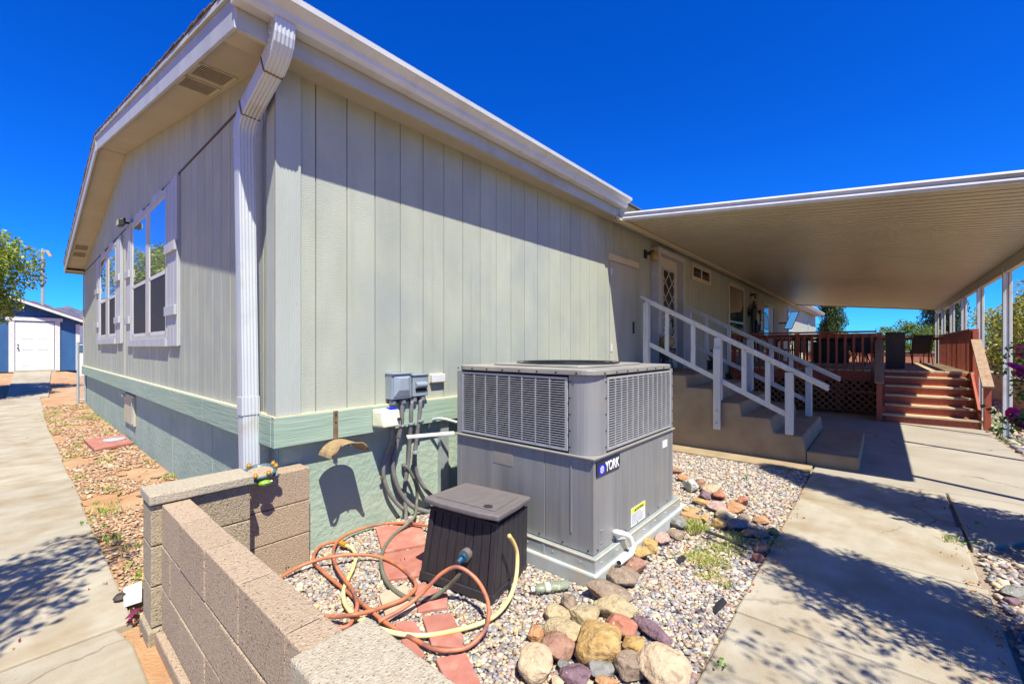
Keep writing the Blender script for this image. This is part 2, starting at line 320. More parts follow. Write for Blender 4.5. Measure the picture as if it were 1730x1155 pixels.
# ================================================================== ground and terrain
def terr(x, y):
    s = min(1, max(0, (y-13.5)/12.5)); s = s*s*(3-2*s)
    f = min(1, max(0, (3.5-x)/2)); return .5*s*f
def sheet(name, xs, ys, zf, mat):
    V = np.array([(x, y, zf(x, y)) for y in ys for x in xs]); nx = len(xs)
    Fc = np.array([(j*nx+i, j*nx+i+1, (j+1)*nx+i+1, (j+1)*nx+i) for j in range(len(ys)-1) for i in range(nx-1)])
    return arr_mesh(name, V, Fc, mat, smooth=True)
xs = [-6000, -800, -200, -60, -20, -10, -5, -3, -1.5, 0, 1, 1.5, 2, 2.5, 3, 3.5, 5, 10, 20, 60, 200, 800, 6000]
ys = [-3000, -300, -60, -20, -8, -3, 0, 4, 8, 12] + [13.5+i for i in range(14)] + [30, 40, 60, 120, 400, 1500, 6000]
tag(sheet('ground', xs, ys, lambda x, y: terr(x, y)-.045, M['dirt']), kind='structure')
def slab(name, poly, z0, z1, mat, bev=.012, parent=None):
    o = MB().prism(poly, z0, z1).build(name, mat, parent, bevel=bev); tag(o, kind='structure') if parent is None else None; return o
# gravel bed soil sheets
slab('gravel_bed', [(.64, .3), (6.7, .3), (6.7, 3.3), (.64, 3.3)], -.2, -.028, M['soil'], 0)
slab('side_gravel_bed', [(1.0, -4.5), (30, -4.5), (30, -.40), (1.0, -.40)], -.2, -.034, M['soil'], 0)
# right walkway: separate slabs with open joints
wk = thing('walkway', None, None); tag(wk, kind='structure')
jx = [-.6, .9, 2.72, 4.0, 5.22, 6.36]
for i in range(5):
    a, b = jx[i]+.006, jx[i+1]-.006
    MB().prism([(a, -.485), (b, -.51), (b, .635), (a, .64)], -.12, 0).build('slab', M['concrete'], wk, bevel=.012)
pt = thing('patio', None, None); tag(pt, kind='structure')
for poly in ([(4.72, -.525), (5.2, -.88), (6.35, -1.35), (6.35, -.525)],
             [(6.37, -1.45), (9.3, -1.47), (9.3, 3.25), (6.72, 3.25), (6.72, .64), (6.37, .64)],
             [(9.312, -1.47), (12.3, -1.40), (12.3, 3.25), (9.312, 3.25)]):
    MB().prism(poly, -.12, 0).build('slab', M['concrete2'], pt, bevel=.01)
slab('footing_strip', [(6.30, .66), (6.69, .66), (6.69, 3.26), (6.30, 3.26)], -.1, .012, M['step_conc'], .01)
# left walkway
lw = thing('side_walkway', None, None); tag(lw, kind='structure')
jy = [3.12, 4.55, 5.92, 7.15, 8.4, 9.7, 11, 12.3, 13.6, 15, 16.4, 17.8]
for i in range(len(jy)-1):
    a, b = jy[i]+.005, jy[i+1]-.005; xr = .44 if i < 8 else .44+.02*(i-7)
    e = rnd.uniform(-.012, .012)
    vs = [(-1.6, a, terr(0, a)), (xr+e, a+.03, terr(0, a)), (xr+e, b+.03, terr(0, b)), (-1.6, b, terr(0, b))]
    MB().add([(x, y, z-.1) for x, y, z in vs]+vs, [(3,2,1,0),(4,5,6,7),(0,1,5,4),(1,2,6,5),(2,3,7,6),(3,0,4,7)]).build('slab', M['concrete'], lw, bevel=.01)
MB().prism([(-1.6, -.4), (.40, -.4), (.40, 2.9), (.36, 3.11), (-1.6, 3.09)], -.1, .012).build('slab', M['concrete'], lw, bevel=.012)
for a, b in ((17.81, 20.5), (20.51, 23.3), (23.31, 26.7)):
    k = lambda y: .60 - .0*(y-17); 
    vs = [(-.15+.02*(a-17), a, terr(0, a)), (.62+.045*(a-17), a, terr(0, a)), (.62+.045*(b-17), b, terr(0, b)), (-.15+.02*(b-17), b, terr(0, b))]
    MB().add([(x, y, z-.1) for x, y, z in vs]+vs, [(3,2,1,0),(4,5,6,7),(0,1,5,4),(1,2,6,5),(2,3,7,6),(3,0,4,7)]).build('slab', M['concrete'], lw, bevel=.01)
# mountains
rr = random.Random(3)
nx, ny = 150, 12
ph = [rr.uniform(0, 6.3) for _ in range(12)]
def ridge(x): return 248 + 22*math.sin(x/900+ph[0]) + 18*math.sin(x/310+ph[1]) + 16*math.sin(x/120+ph[2]) + 9*math.sin(x/47+ph[3])
V = []; 
for j in range(ny):
    for i in range(nx):
        x = -3500 + i*7500/(nx-1); h = ridge(x)*(math.sin(min(1, j/(ny-3))*math.pi/2)**.8) * (1+.12*math.sin(x/60+j*1.3+ph[4])+.08*math.sin(x/31-j*2))
        V.append((x+15*math.sin(j*2.2), 3300+j*90, h-4 if j else -6))
Fc = np.array([(j*nx+i, j*nx+i+1, (j+1)*nx+i+1, (j+1)*nx+i) for j in range(ny-1) for i in range(nx-1)])
tag(arr_mesh('mountains', np.array(V), Fc, M['mountain']), kind='structure')

# ================================================================== house
WX, WY = 1.22, 3.23; HX1, HY1 = 34.0, 15.93; PKY = 9.58; SL = .186
house = thing('house', 'long pale green manufactured home with grooved siding, white gutter and green skirting', 'house', (WX, WY, 0))
zs = lambda y: 3.505 + SL*((y if y < PKY else 2*PKY-y)-2.965)
MB().box(WX+.012, HX1, WY+.012, HY1, .95, 3.5).extr([(WX+.014, WY+.05, 3.5), (WX+.014, HY1-.05, 3.5), (WX+.014, PKY, zs(PKY)-.01)], (32, 0, 0)).build('wall', M['seam'], house)
def siding(length, z0, z1):     # chamfered board facing -Y, local x 0..w
    w = .2455
    return MB().extr([(0, 0, z0), (.0025, -.011, z0), (w-.0025, -.011, z0), (w, 0, z0), (w, .004, z0), (0, .004, z0)], (0, 0, z1-z0))
sb = None; x = WX+.02; i = 0
while x < HX1-.2:
    if sb is None:
        sb = siding(0, 1.0, 3.5).build('siding_board', M['siding'], house, local=True); sb.location = (x-WX, .012, 0)
    else: inst(sb, house, (x-WX, .012, 0))
    x += .25
sg = None; y = WY+.02
while y < HY1-.2:
    if sg is None:
        g = siding(0, 1.0, 3.462); g.v = [(a[1], -a[0]+.25, a[2]) for a in g.v]; sg = g.build('siding_board', M['siding'], house, local=True)
        sg.location = (.012, y-WY, 0)
    else: inst(sg, house, (.012, y-WY, 0))
    y0, y1 = y+.002, y+.248
    top = [(y0, zs(y0)-.003), (y1, zs(y1)-.003)]
    if y0 < PKY < y1: top.insert(1, (PKY, zs(PKY)-.003))
    pts = [(WX+.012, y0, 3.485), (WX+.012, y1, 3.485)] + [(WX+.012, a, b) for a, b in top[::-1]]
    if min(t[1] for t in top) > 3.49: MB().extr(pts[::-1], (-.012, 0, 0)).build('siding_board', M['siding'], house)
    y += .25
MB().box(WX-.006, WX+.01, WY, HY1, 3.463, 3.484).build('seam_flashing', M['seam'], house)
MB().box(WX-.004, WX+.004, PKY-.006, PKY+.006, 1.0, zs(PKY)-.02).build('marriage_seam', M['caulk'], house)
for a in ((WX-.026, WX+.15, WY-.022, WY-.002), (WX-.026, WX-.002, WY-.002, WY+.14), (WX-.02, WX-.002, HY1-.12, HY1+.02)):
    MB().box(*a, 1.035, 3.5).build('corner_trim', M['trim_paint'], house, bevel=.003)
MB().box(WX-.0275, WX-.0262, WY-.0235, WY-.0165, 1.036, 3.49).box(WX+.1505, WX+.154, WY-.006, WY+.002, 1.04, 3.49).build('corner_joint', M['rust'], house)
# skirt board with butt joints
for a, b in zip([WX-.045, 3.3, 6.4], [3.3, 6.4, HX1]):
    MB().box(a+.002, b-.002, WY-.045, WY+.012, .815, 1.025).build('skirt_board', M['green_board'], house, bevel=.003)
ya = [WY+.014, 4.9, 7.6, 10.1, 12.8, HY1+.02]
for a, b in zip(ya[:-1], ya[1:]):
    MB().box(WX-.045, WX+.012, a+.002, b-.002, .815, 1.025).build('skirt_board', M['green_board'], house, bevel=.003)
MB().box(WX-.044, HX1, WY-.038, WY-.0, 1.026, 1.034).build('caulk_line', M['caulk'], house)
MB().box(WX-.038, WX-.0, WY+.0, HY1, 1.026, 1.034).build('caulk_line', M['caulk'], house)
MB().box(WX+.05, HX1-.05, WY+.05, WY+.12, -.1, .83).build('skirting', M['stucco'], house)
yy = WY+.122
while yy < HY1-.1:
    e = min(HY1, yy+1.6); MB().box(WX+.05, WX+.09, yy+.006, e-.003, -.1, .83).build('skirting_panel', M['stucco'], house, bevel=.004); yy = e
MB().box(WX+.06, WX+.08, WY+.13, HY1, -.1, .8).build('skirting_frame', M['rust'], house)
# eaves
for a, b in ((.89, 4.1), (4.1, 6.9), (6.9, 14), (14, 24), (24, 34.25)):
    MB().box(a+.0015, b-.0015, 2.963, 2.983, 3.45, 3.655).build('fascia', M['fascia'], house, bevel=.002)
MB().box(.892, 34.2, 2.984, WY+.0, 3.497, 3.507).box(.892, 34.2, 2.984, 3.004, 3.452, 3.496).build('soffit', M['soffit'], house)
MB().box(.872, 34.2, HY1-.05, HY1+.27, 3.497, 3.507).box(.892, 34.2, HY1+.25, HY1+.27, 3.45, 3.655).build('soffit', M['soffit'], house)
def rake(y0, y1):
    zb = lambda y: zs(y)-.055
    MB().extr([(.87, y0, zb(y0)), (.87, y1, zb(y1)), (.87, y1, zb(y1)+.19), (.87, y0, zb(y0)+.19)], (.021, 0, 0)).build('fascia', M['shutter'], house, bevel=.002)
def rsoff(y0, y1):
    MB().extr([(.892, y0, zs(y0)), (.892, y1, zs(y1)), (.892, y1, zs(y1)+.012), (.892, y0, zs(y0)+.012)], (WX-.89, 0, 0)).build('soffit', M['soffit'], house)
rake(2.962, 6.4); rake(6.403, PKY-.012); rake(PKY+.012, 12.9); rake(12.903, HY1+.27)
rsoff(3.24, 6.4); rsoff(6.404, PKY-.01); rsoff(PKY+.01, 12.9); rsoff(12.904, HY1)
MB().box(.862, .892, PKY-.035, PKY+.035, zs(PKY)-.08, zs(PKY)+.12).build('ridge_trim', M['fascia'], house)
zr = lambda y: 3.642 + SL*((y if y < PKY else 2*PKY-y)-2.965)
MB().extr([(.85, 2.93, zr(2.93)), (.855, PKY, zr(PKY)), (.855, HY1+.29, zr(HY1+.29)), (.855, HY1+.29, zr(HY1+.29)+.05), (.855, PKY, zr(PKY)+.05), (.855, 2.93, zr(2.93)+.05)], (33.4, 0, 0)).build('roof', M['fascia'], house)
sh = None; n = 0; y = 2.87
while y < HY1+.3:
    up = y < PKY; a = math.atan(SL)*(1 if up else -1)
    zc = zr(y)+.064
    if sh is None:
        sh = MB().box(.008, .31, -.075, .075, -.006, .004).build('shingle', M['shingle'], house, local=True)
        s_ = sh
    else: s_ = inst(sh, house, (0, 0, 0))
    s_.location = Vector((.84+rnd.uniform(-.006, .004), y, zc + (.004 if n % 2 else 0))) - Vector((WX, WY, 0)); s_.rotation_euler = (a-.06*(1 if up else -1), 0, rnd.uniform(-.02, .02))
    y += .138; n += 1
# shingle field
f = MB()
for (ya_, yb_) in ((2.87, PKY), (HY1+.3, PKY)):
    k = 0; N_ = 48
    for k in range(N_):
        y0 = ya_+(yb_-ya_)*k/N_; y1 = ya_+(yb_-ya_)*(k+1)/N_
        f.add([(1.13, y0, zr(y0)+.066), (34.3, y0, zr(y0)+.066), (34.3, y1, zr(y1)+.058), (1.13, y1, zr(y1)+.058), (1.13, y0, zr(y0)+.05), (34.3, y0, zr(y0)+.05)], [(0,1,2,3), (4,5,1,0)])
f.build('shingle_courses', M['shingle'], house)
def gutter(x0, x1):
    out = [(2.958, 3.70), (2.958, 3.578), (2.868, 3.572), (2.842, 3.60), (2.838, 3.632), (2.786, 3.664), (2.774, 3.668), (2.77, 3.70), (2.78, 3.706)]
    inn = [(2.788, 3.698), (2.782, 3.678), (2.842, 3.64), (2.848, 3.604), (2.872, 3.58), (2.952, 3.586), (2.952, 3.70)]
    g = MB().extr([(x0, a, b) for a, b in out+inn], (x1-x0, 0, 0)).build('gutter', M['white_metal'], house)
    c = MB().extr([(x0-.004, a, b) for a, b in out], (.004, 0, 0)).extr([(x1, a, b) for a, b in out], (.004, 0, 0)).build('end_cap', M['white_metal'], g)
    MB().tube([(x0, 2.775, 3.702), (x1, 2.775, 3.702)], .006, 6).build('rim', M['white_metal'], g)
gutter(.855, 5.93); gutter(23.2, 34.5)
# downspout: ribbed rectangular pipe following a bent path
def ribtube(path, w, d, name, parent, mat):
    pts = [Vector(p) for p in path]; m = len(pts); rings = []; sec = []
    nr = 5
    for k in range(nr*4+1):
        t = k/(nr*4); sec.append((-w/2+w*t, d/2 + (.004 if (k % 4) in (1, 2) else 0)))
    sec += [(w/2+.002, 0), (w/2, -d/2), (-w/2, -d/2), (-w/2-.002, 0)]
    for i, p in enumerate(pts):
        di = (pts[min(i+1, m-1)]-pts[max(i-1, 0)]).normalized(); u = Vector((1, 0, 0)); u = (u-di*u.dot(di)).normalized(); v = u.cross(di)
        s_ = 1.0
        rings += [p+u*a*s_+v*b*s_ for a, b in sec]
    k = len(sec)
    fs = [(i*k+j, i*k+(j+1) % k, (i+1)*k+(j+1) % k, (i+1)*k+j) for i in range(m-1) for j in range(k)] + [list(range(k)), [(m-1)*k+j for j in range(k)][::-1]]
    fs = [tuple(reversed(q)) for q in fs]
    return MB().add(rings, fs).build(name, mat, parent)
ds = ribtube([(1.137, 3.51, .05), (1.095, 3.51, 3.06)], .105, .10, 'downspout', house, M['dspout'])
el = [(1.095, 3.51, 3.03), (1.095, 3.509, 3.06), (1.0955, 3.503, 3.09), (1.096, 3.492, 3.118), (1.097, 3.476, 3.142), (1.098, 3.455, 3.164), (1.099, 3.435, 3.184), (1.10, 3.415, 3.20)]
ribtube([Vector(p) for p in el], .112, .106, 'elbow', ds, M['dspout'])
ribtube([(1.10, 3.425, 3.195), (1.118, 3.02, 3.375)], .112, .105, 'offset_pipe', ds, M['dspout'])
ribtube([(1.117, 3.04, 3.366), (1.117, 3.01, 3.382), (1.118, 2.975, 3.402), (1.119, 2.945, 3.428), (1.12, 2.922, 3.46), (1.12, 2.909, 3.50), (1.12, 2.904, 3.54), (1.12, 2.904, 3.574)], .122, .112, 'elbow', ds, M['dspout'])
for p0, p1 in (((1.123, 3.51, 1.03), (1.121, 3.51, 1.16)),):
    ribtube([p0, p1], .116, .11, 'strap', ds, M['dspout'])
for p, q in ((Vector((1.0995, 3.42, 3.199)), Vector((1.10, 3.412, 3.2025))), (Vector((1.116, 3.06, 3.358)), Vector((1.1165, 3.052, 3.3615)))):
    ribtube([p, q], .124, .116, 'rust_band', ds, M['rust'])
fl = MB()
for i in range(5):     # crushed corrugations on the elbow sides
    t = i/4; c = Vector((1.066, 3.01-.09*t, 3.39+.13*t)); fl.beam(c+Vector((-.012, -.04, 0)), c+Vector((.004, .05, .02)), .012, .008)
fl.build('crimp', M['dspout'], ds)
# soffit vents
def vent(y0, y1, x0, x1):
    yc = (y0+y1)/2; z = zs(yc); a = math.atan(SL)*(1 if yc < PKY else -1)
    L_ = Vector((0, math.cos(a), math.sin(a))); U = Vector((0, -math.sin(a), math.cos(a))); c = Vector(((x0+x1)/2, yc, z-.004)); hx = (x1-x0)/2; hy = (y1-y0)/2
    def bar(ax, ay, bx, by, w, h, zo=0):
        return c+Vector((ax, 0, 0))+L_*ay+U*zo, c+Vector((bx, 0, 0))+L_*by+U*zo, w, h
    m = MB()
    for q in (bar(-hx, -hy, hx, -hy, .02, .008), bar(-hx, hy, hx, hy, .02, .008), bar(-hx, -hy, -hx, hy, .02, .008), bar(hx, -hy, hx, hy, .02, .008)): m.beam(*q, up=U)
    v = m.build('soffit_vent', M['vent'], house)
    b = MB(); b.beam(*bar(-hx, 0, hx, 0, hy*2, .002, .004), up=U); b.build('backing', M['seam'], v)
    for k in range(7):
        t = -hy+.02+(2*hy-.04)*(k+.5)/7; s_ = MB(); s_.beam(*bar(-hx, t, hx, t, (2*hy-.04)/7*.26, .003, -.001), up=U); s_.build('slat', M['vent'], v)
for y0, y1 in ((3.93, 4.26), (4.36, 4.68), (14.1, 14.45), (14.6, 14.95)): vent(y0, y1, .93, 1.17)
# gable windows with board shutters
def gwin(units, shut, z0=1.68, z1=3.33):
    a = min(u[0] for u in units)-.03; b = max(u[1] for u in units)+.03; X = WX-.03
    fr = MB().box(X, WX, a-.03, b+.03, z0-.05, z0).box(X, WX, a-.03, b+.03, z1, z1+.04)
    es = [a-.03] + [e for u in sorted(units) for e in u] + [b+.03]
    for k in range(0, len(es), 2): fr.box(X, WX, es[k], es[k+1], z0, z1)
    w = fr.build('window', M['frame_tan'], house, bevel=.003)
    for (u0, u1) in units:
        zm = z0+.46*(z1-z0)
        MB().box(WX-.022, WX-.004, u0, u1, zm, z1).build('pane', M['glass'], w)
        MB().box(WX-.020, WX-.004, u0+.03, u1-.03, z0+.03, zm-.03).build('insect_screen', M['screen'], w)
        MB().box(X+.004, WX, u0, u1, zm-.035, zm+.012).box(X+.004, WX, u0, u0+.035, z0, zm).box(X+.004, WX, u1-.035, u1, z0, zm).box(X+.004, WX, u0, u1, z0, z0+.035).box(X+.006, WX, u0, u0+.02, zm, z1).box(X+.006, WX, u1-.02, u1, zm, z1).build('sash', M['sash'], w, bevel=.002)
    n = 28; pts = [(X-.004, b+.05, z1+.035), (X-.004, a-.05, z1+.035)]
    for k in range(n+1):
        t = k/n; wv = .07*(.5-.5*math.cos(2*math.pi*t*len(units))) + .015*math.cos(2*math.pi*t*len(units)*3)
        pts.append((X-.004, a-.05+(b-a+.1)*t, z1+.085+wv))
    MB().extr(pts, (.034, 0, 0)).build('header', M['shutter'], w)
    MB().box(X-.015, WX-.001, a-.02, b+.02, z0-.155, z0-.052).build('apron', M['shutter'], w, bevel=.004)
    for (s0, s1) in shut:
        m = MB(); nb_ = 3; wd = (s1-s0)/nb_
        sh_ = MB().box(WX-.014, WX-.001, s0+.005, s1-.005, z0-.14, z1+.10).build('shutter', M['shutter'], w)
        for k in range(nb_):
            MB().box(WX-.034, WX-.0145, s0+wd*k+.006, s0+wd*(k+1)-.006, z0-.15, z1+.12-.01*k).build('shutter_board', M['shutter'], w, bevel=.003)
        for zb in (z0+.20, z0+.92):
            MB().box(WX-.062, WX-.0345, s0-.0, s1+.02, zb, zb+.11).build('batten', M['shutter'], w, bevel=.004)
gwin([(6.50, 7.46), (7.68, 8.70)], [(5.93, 6.40), (8.82, 9.22)])
gwin([(10.42, 11.23), (11.6, 12.43)], [(9.78, 10.28), (12.58, 13.0)], 1.73, 3.30)
# skirting access hatch + flood light
h = MB().box(WX+.02, WX+.05, 8.95, 9.85, .26, .74).build('access_hatch', M['hatch'], house, bevel=.004)
MB().box(WX-.0, WX+.02, 8.98, 9.02, .30, .70).box(WX-.02, WX+.02, 9.7, 9.8, .68, .72).build('latch', M['galv'], h)
fl_ = thing('flood_light', 'small black flood light with yellow lens under the gable peak', 'flood light', (1.15, 9.0, 3.47))
MB().box(-.04, .07, -.015, .015, -.015, .015).build('bracket', M['black'], fl_, local=True)
MB().add([(-.09,-.09,-.07),(-.09,.09,-.07),(-.01,.10,-.055),(-.01,-.10,-.055),(-.08,-.09,.03),(-.08,.09,.03),(-.005,.095,.06),(-.005,-.095,.06)], [(3,2,1,0),(4,5,6,7),(0,1,5,4),(1,2,6,5),(2,3,7,6),(3,0,4,7)]).build('housing', M['black'], fl_, bevel=.01, local=True)
MB().box(-.098, -.091, -.075, .075, -.06, .015).build('lens', plain('lamp_lens', (.62,.56,.05), .2), fl_, local=True)
# long wall doors and windows
d = MB().box(6.1, 7.0, WY-.012, WY-.001, 1.06, 2.86).build('closet_door', pm('closet_door_paint', (.38,.38,.32), (.45,.45,.39), 3, .6, .3, 40, (1,1,.3)), house, bevel=.003)
MB().box(6.02, 7.1, WY-.04, WY-.001, 2.88, 2.98).build('door_header', M['pan_trim'], d, bevel=.003)
MB().box(6.11, 6.16, WY-.022, WY-.0125, 2.66, 2.76).box(6.11, 6.16, WY-.022, WY-.0125, 1.45, 1.57).build('hinge', M['sash'], d)
MB().box(6.9, 6.94, WY-.03, WY-.0125, 1.75, 1.95).build('door_handle', M['black'], d)
d = MB().box(7.7, 7.8, WY-.15, WY-.001, 1.08, 3.36).box(9.0, 9.1, WY-.15, WY-.001, 1.08, 3.36).box(7.8, 9.0, WY-.15, WY-.001, 3.26, 3.36).build('door_casing', M['frame_tan'], house, bevel=.004)
MB().box(7.801, 8.999, WY-.02, WY-.002, 1.10, 3.258).build('door', M['beige_door'], d)
MB().box(8.22, 8.78, WY-.026, WY-.0205, 1.75, 3.02).build('door_pane', M['dark_glass'], d)
m = MB(); fr = MB()
for k in range(-2, 5):
    x0 = 8.22; z0 = 1.75+k*.32
    for s_ in (1, -1):
        a = Vector((8.22, WY-.03, z0 if s_ > 0 else z0+.56*.9)); b = Vector((8.78, WY-.03, z0+.56*.9 if s_ > 0 else z0))
        pts = []
        for q in (a, b): pass
        t0, t1 = 0., 1.
        dz = b.z-a.z
        for lim, sg_ in ((1.75, 1), (3.02, -1)):
            ta = (lim-a.z)/dz
            if (dz > 0) == (sg_ > 0): t0 = max(t0, ta)
            else: t1 = min(t1, ta)
        if t1-t0 > .05: m.beam(a.lerp(b, t0), a.lerp(b, t1), .004, .028, up=(0, 0, 1))
m.build('diamond_lattice', M['frame_tan'], d)
MB().box(8.16, 8.22, WY-.034, WY-.021, 1.69, 3.08).box(8.78, 8.84, WY-.034, WY-.021, 1.69, 3.08).box(8.22, 8.78, WY-.034, WY-.021, 1.69, 1.75).box(8.22, 8.78, WY-.034, WY-.021, 3.02, 3.08).build('pane_frame', M['frame_tan'], d)
def lwin(x0, x1, z0, z1, split='h', fm='pan_trim', pane='dark_glass'):
    t = .09
    w = MB().box(x0, x0+t, WY-.03, WY-.001, z0, z1).box(x1-t, x1, WY-.03, WY-.001, z0, z1).box(x0+t, x1-t, WY-.03, WY-.001, z0, z0+t).box(x0+t, x1-t, WY-.03, WY-.001, z1-t, z1).build('window', M[fm], house, bevel=.003)
    if split == 'h':
        zm = (z0+z1)/2-.05
        MB().box(x0+t, x1-t, WY-.024, WY-.002, zm-.025, zm+.025).build('sash', M['sash'], w)
        MB().box(x0+t, x1-t, WY-.012, WY-.002, zm+.025, z1-t).build('pane', M[pane], w); MB().box(x0+t, x1-t, WY-.012, WY-.002, z0+t, zm-.025).build('pane', M[pane], w)
    else:
        xm = (x0+x1)/2
        MB().box(xm-.03, xm+.03, WY-.024, WY-.002, z0+t, z1-t).build('sash', M['sash'], w)
        MB().box(x0+t, xm-.03, WY-.012, WY-.002, z0+t, z1-t).build('pane', M[pane], w); MB().box(xm+.03, x1-t, WY-.012, WY-.002, z0+t, z1-t).build('pane', M[pane], w)
lwin(9.9, 11.3, 3.03, 3.42, 'v'); lwin(12.98, 14.75, 1.25, 3.33); lwin(23.0, 24.3, 1.5, 3.2, 'h', 'frame_tan', 'glass'); lwin(30.2, 30.8, 1.7, 3.0, 'h', 'frame_tan', 'glass')
d = MB().box(17.5, 17.6, WY-.05, WY-.001, 1.0, 3.14).box(19.5, 19.6, WY-.05, WY-.001, 1.0, 3.14).box(17.6, 19.5, WY-.05, WY-.001, 3.04, 3.14).build('door_casing', M['frame_tan'], house)
MB().box(17.61, 18.5, WY-.02, WY-.002, 1.0, 3.04).build('door', M['dark_glass'], d); MB().box(18.5, 19.49, WY-.02, WY-.002, 1.0, 3.04).build('door', M['beige_door'], d)

# ================================================================== carport roof
cp = thing('carport', 'flat tan ribbed metal patio roof on white posts attached to the long wall', 'carport', (5.85, 2.9, 3.41))
CS = .105; OY = -1.74; PYP = -1.60
zc = lambda y: 3.425-CS*(2.93-y)
X0, X1 = 5.9, 23.0
pan = MB(); w = .3
prof = [(0, 0), (.119, 0), (.120, .08), (.149, .08), (.15, 0), (.269, 0), (.270, .08), (.299, .08), (.3, 0)]
top = [(a, b+.004) for a, b in prof]
k = len(prof); vs = []
for y in (OY, 2.961): vs += [(a, y, zc(y)+b) for a, b in prof] + [(a, y, zc(y)+b) for a, b in top]
fs = []
for i in range(k-1): fs += [(i+1, i, 2*k+i, 2*k+i+1), (k+i, k+i+1, 3*k+i+1, 3*k+i), (i, i+1, k+i+1, k+i), (2*k+i+1, 2*k+i, 3*k+i, 3*k+i+1)]
base = None; n = int((X1-X0)/w)
for i in range(n):
    if base is None:
        base = MB().add([(a, b-2.9, c-3.41) for a, b, c in vs], fs).build('roof_pan', M['pan'], cp, local=True); base.location = (X0-5.85, 0, 0)
    else: inst(base, cp, (X0-5.85+i*w, 0, 0))
def along(y0, y1, x, prof, name, mat, parent=cp):   # prof (dx,dz) extruded down the slope
    a = [(x+p, y0, zc(y0)+q) for p, q in prof]; b = [(x+p, y1, zc(y1)+q) for p, q in prof]; k = len(prof)
    return MB().add(a+b, [list(range(k)), [k+i for i in range(k)][::-1]]+[(i, k+i, k+(i+1) % k, (i+1) % k) for i in range(k)]).build(name, mat, parent)
bead = [(0, -.03), (-.012, -.028), (-.022, -.018), (-.026, -.004), (-.022, .010), (-.012, .022), (-.010, .034), (-.022, .046), (-.028, .060), (-.022, .076), (-.01, .086), (0, .088)]
along(OY-.02, 2.94, X0-.004, bead+[(.05, .088), (.05, .07), (.006, .07), (.006, -.016), (.03, -.016), (.03, -.03)], 'end_fascia', M['white_metal'])
along(OY-.02, 2.94, X1+.05, [(-.05, -.03), (0, -.03), (0, .088), (-.05, .088)], 'end_fascia', M['pan_trim'])
MB().box(X0-.1, X1, 2.90, 2.962, 3.385, 3.412).box(X0-.1, X1, 2.9845, 2.996, 3.386, 3.475).box(X0-.1, X1, 2.94, 2.962, 3.412, 3.448).build('ledger_with_sun_stop', M['pan_trim'], cp)  # strip behind the fascia added to stop sun leaking onto the wall
for a, b in ((X0, 11), (11.004, 17), (17.004, X1)):
    MB().box(a, b, OY-.05, OY-.008, zc(OY)-.055, zc(OY)+.07).build('gutter', M['white_metal'], cp, bevel=.006)
    MB().box(a, b, PYP-.04, PYP+.04, zc(PYP)-.19, zc(PYP)-.003).build('beam', M['pan_trim'], cp, bevel=.004)
zb = zc(PYP)-.19
pb = None
for x in (6.3, 8.75, 10.85, 13.4, 15.8, 18.2, 20.6, 22.8):
    if pb is None:
        pb = MB().box(-.03, .03, -.055, -.015, 0, zb+.1).box(-.03, .03, .015, .055, 0, zb+.1).box(-.012, .012, -.015, .015, 0, zb).build('post', M['white_metal'], cp, bevel=.006, local=True); p_ = pb
    else: p_ = inst(pb, cp, (0, 0, 0))
    p_.location = Vector((x, PYP, 0))-Vector((5.85, 2.9, 3.41))

# ================================================================== concrete entry steps
st = thing('concrete_steps', 'rounded brown concrete entry steps between gravel bed and patio', 'steps', (6.7, 1.5, 0))
sp = [(3.2, -.05), (3.2, 1.08), (2.26, 1.085), (2.25, .91), (1.88, .905), (1.84, .725), (1.52, .725), (1.49, .55), (1.14, .55), (1.10, .36), (.77, .36), (.74, .17), (.735, -.05)]
o = MB().extr([(6.7, a, b) for a, b in sp], (2.15, 0, 0)).build('flight', M['step_conc'], st, bevel=.022, seg=3)
MB().box(6.705, 8.72, .20, .733, -.05, .17).build('bottom_step', M['step_conc'], st, bevel=.015)
def railing(name, X, label, side):
    r = thing(name, label, 'handrail', (X, .9, 0), 0, 'white wooden handrails of the entry steps')
    top = lambda y: 1.05+(y-.52)*.535; bot = lambda y: .64+(y-.98)*.50
    MB().beam((X, .50, top(.5)-.02), (X, 2.97, top(2.97)-.02), .09, .038).build('top_rail', M['white_wood'], r, bevel=.004)
    MB().beam((X, .50, top(.5)-.058), (X, 2.90, top(2.9)-.058), .04, .036).build('under_rail', M['white_wood'], r, bevel=.003)
    MB().beam((X, .95, bot(.95)), (X, 2.90, bot(2.9)), .038, .07).build('bottom_rail', M['white_wood'], r, bevel=.004)
    for y, z0 in ((2.88, 1.09), (.92, .365)):
        MB().box(X-.045, X+.045, y-.045, y+.045, z0, top(y)-.08).build('post', M['white_wood'], r, bevel=.004)
    MB().box(X-.03, X+.045, 1.75, 1.85, .75, top(1.8)-.08).build('post', M['white_wood'], r, bevel=.004)
    p = MB().box(X-.075, X-.031, 1.755, 1.85, .33, 1.50).build('post', M['white_wood'], r, bevel=.004)
    MB().lathe([(.012, 0), (.012, .006)], (X-.08, 1.8, .42), 8).lathe([(.012, 0), (.012, .006)], (X-.08, 1.8, .6), 8).build('bolt', M['rust'], p)
    for y in (2.55, 2.15, 1.46, 1.17):
        MB().box(X-.02, X+.02, y-.03, y+.03, bot(y)+.0, top(y)-.07).build('baluster', M['white_wood'], r, bevel=.003)
railing('handrail', 6.70, 'white wooden stair handrail nearest the gravel, bolted to the step side', 0)
railing('handrail', 8.70, 'white wooden stair handrail on the deck side of the steps', 1)
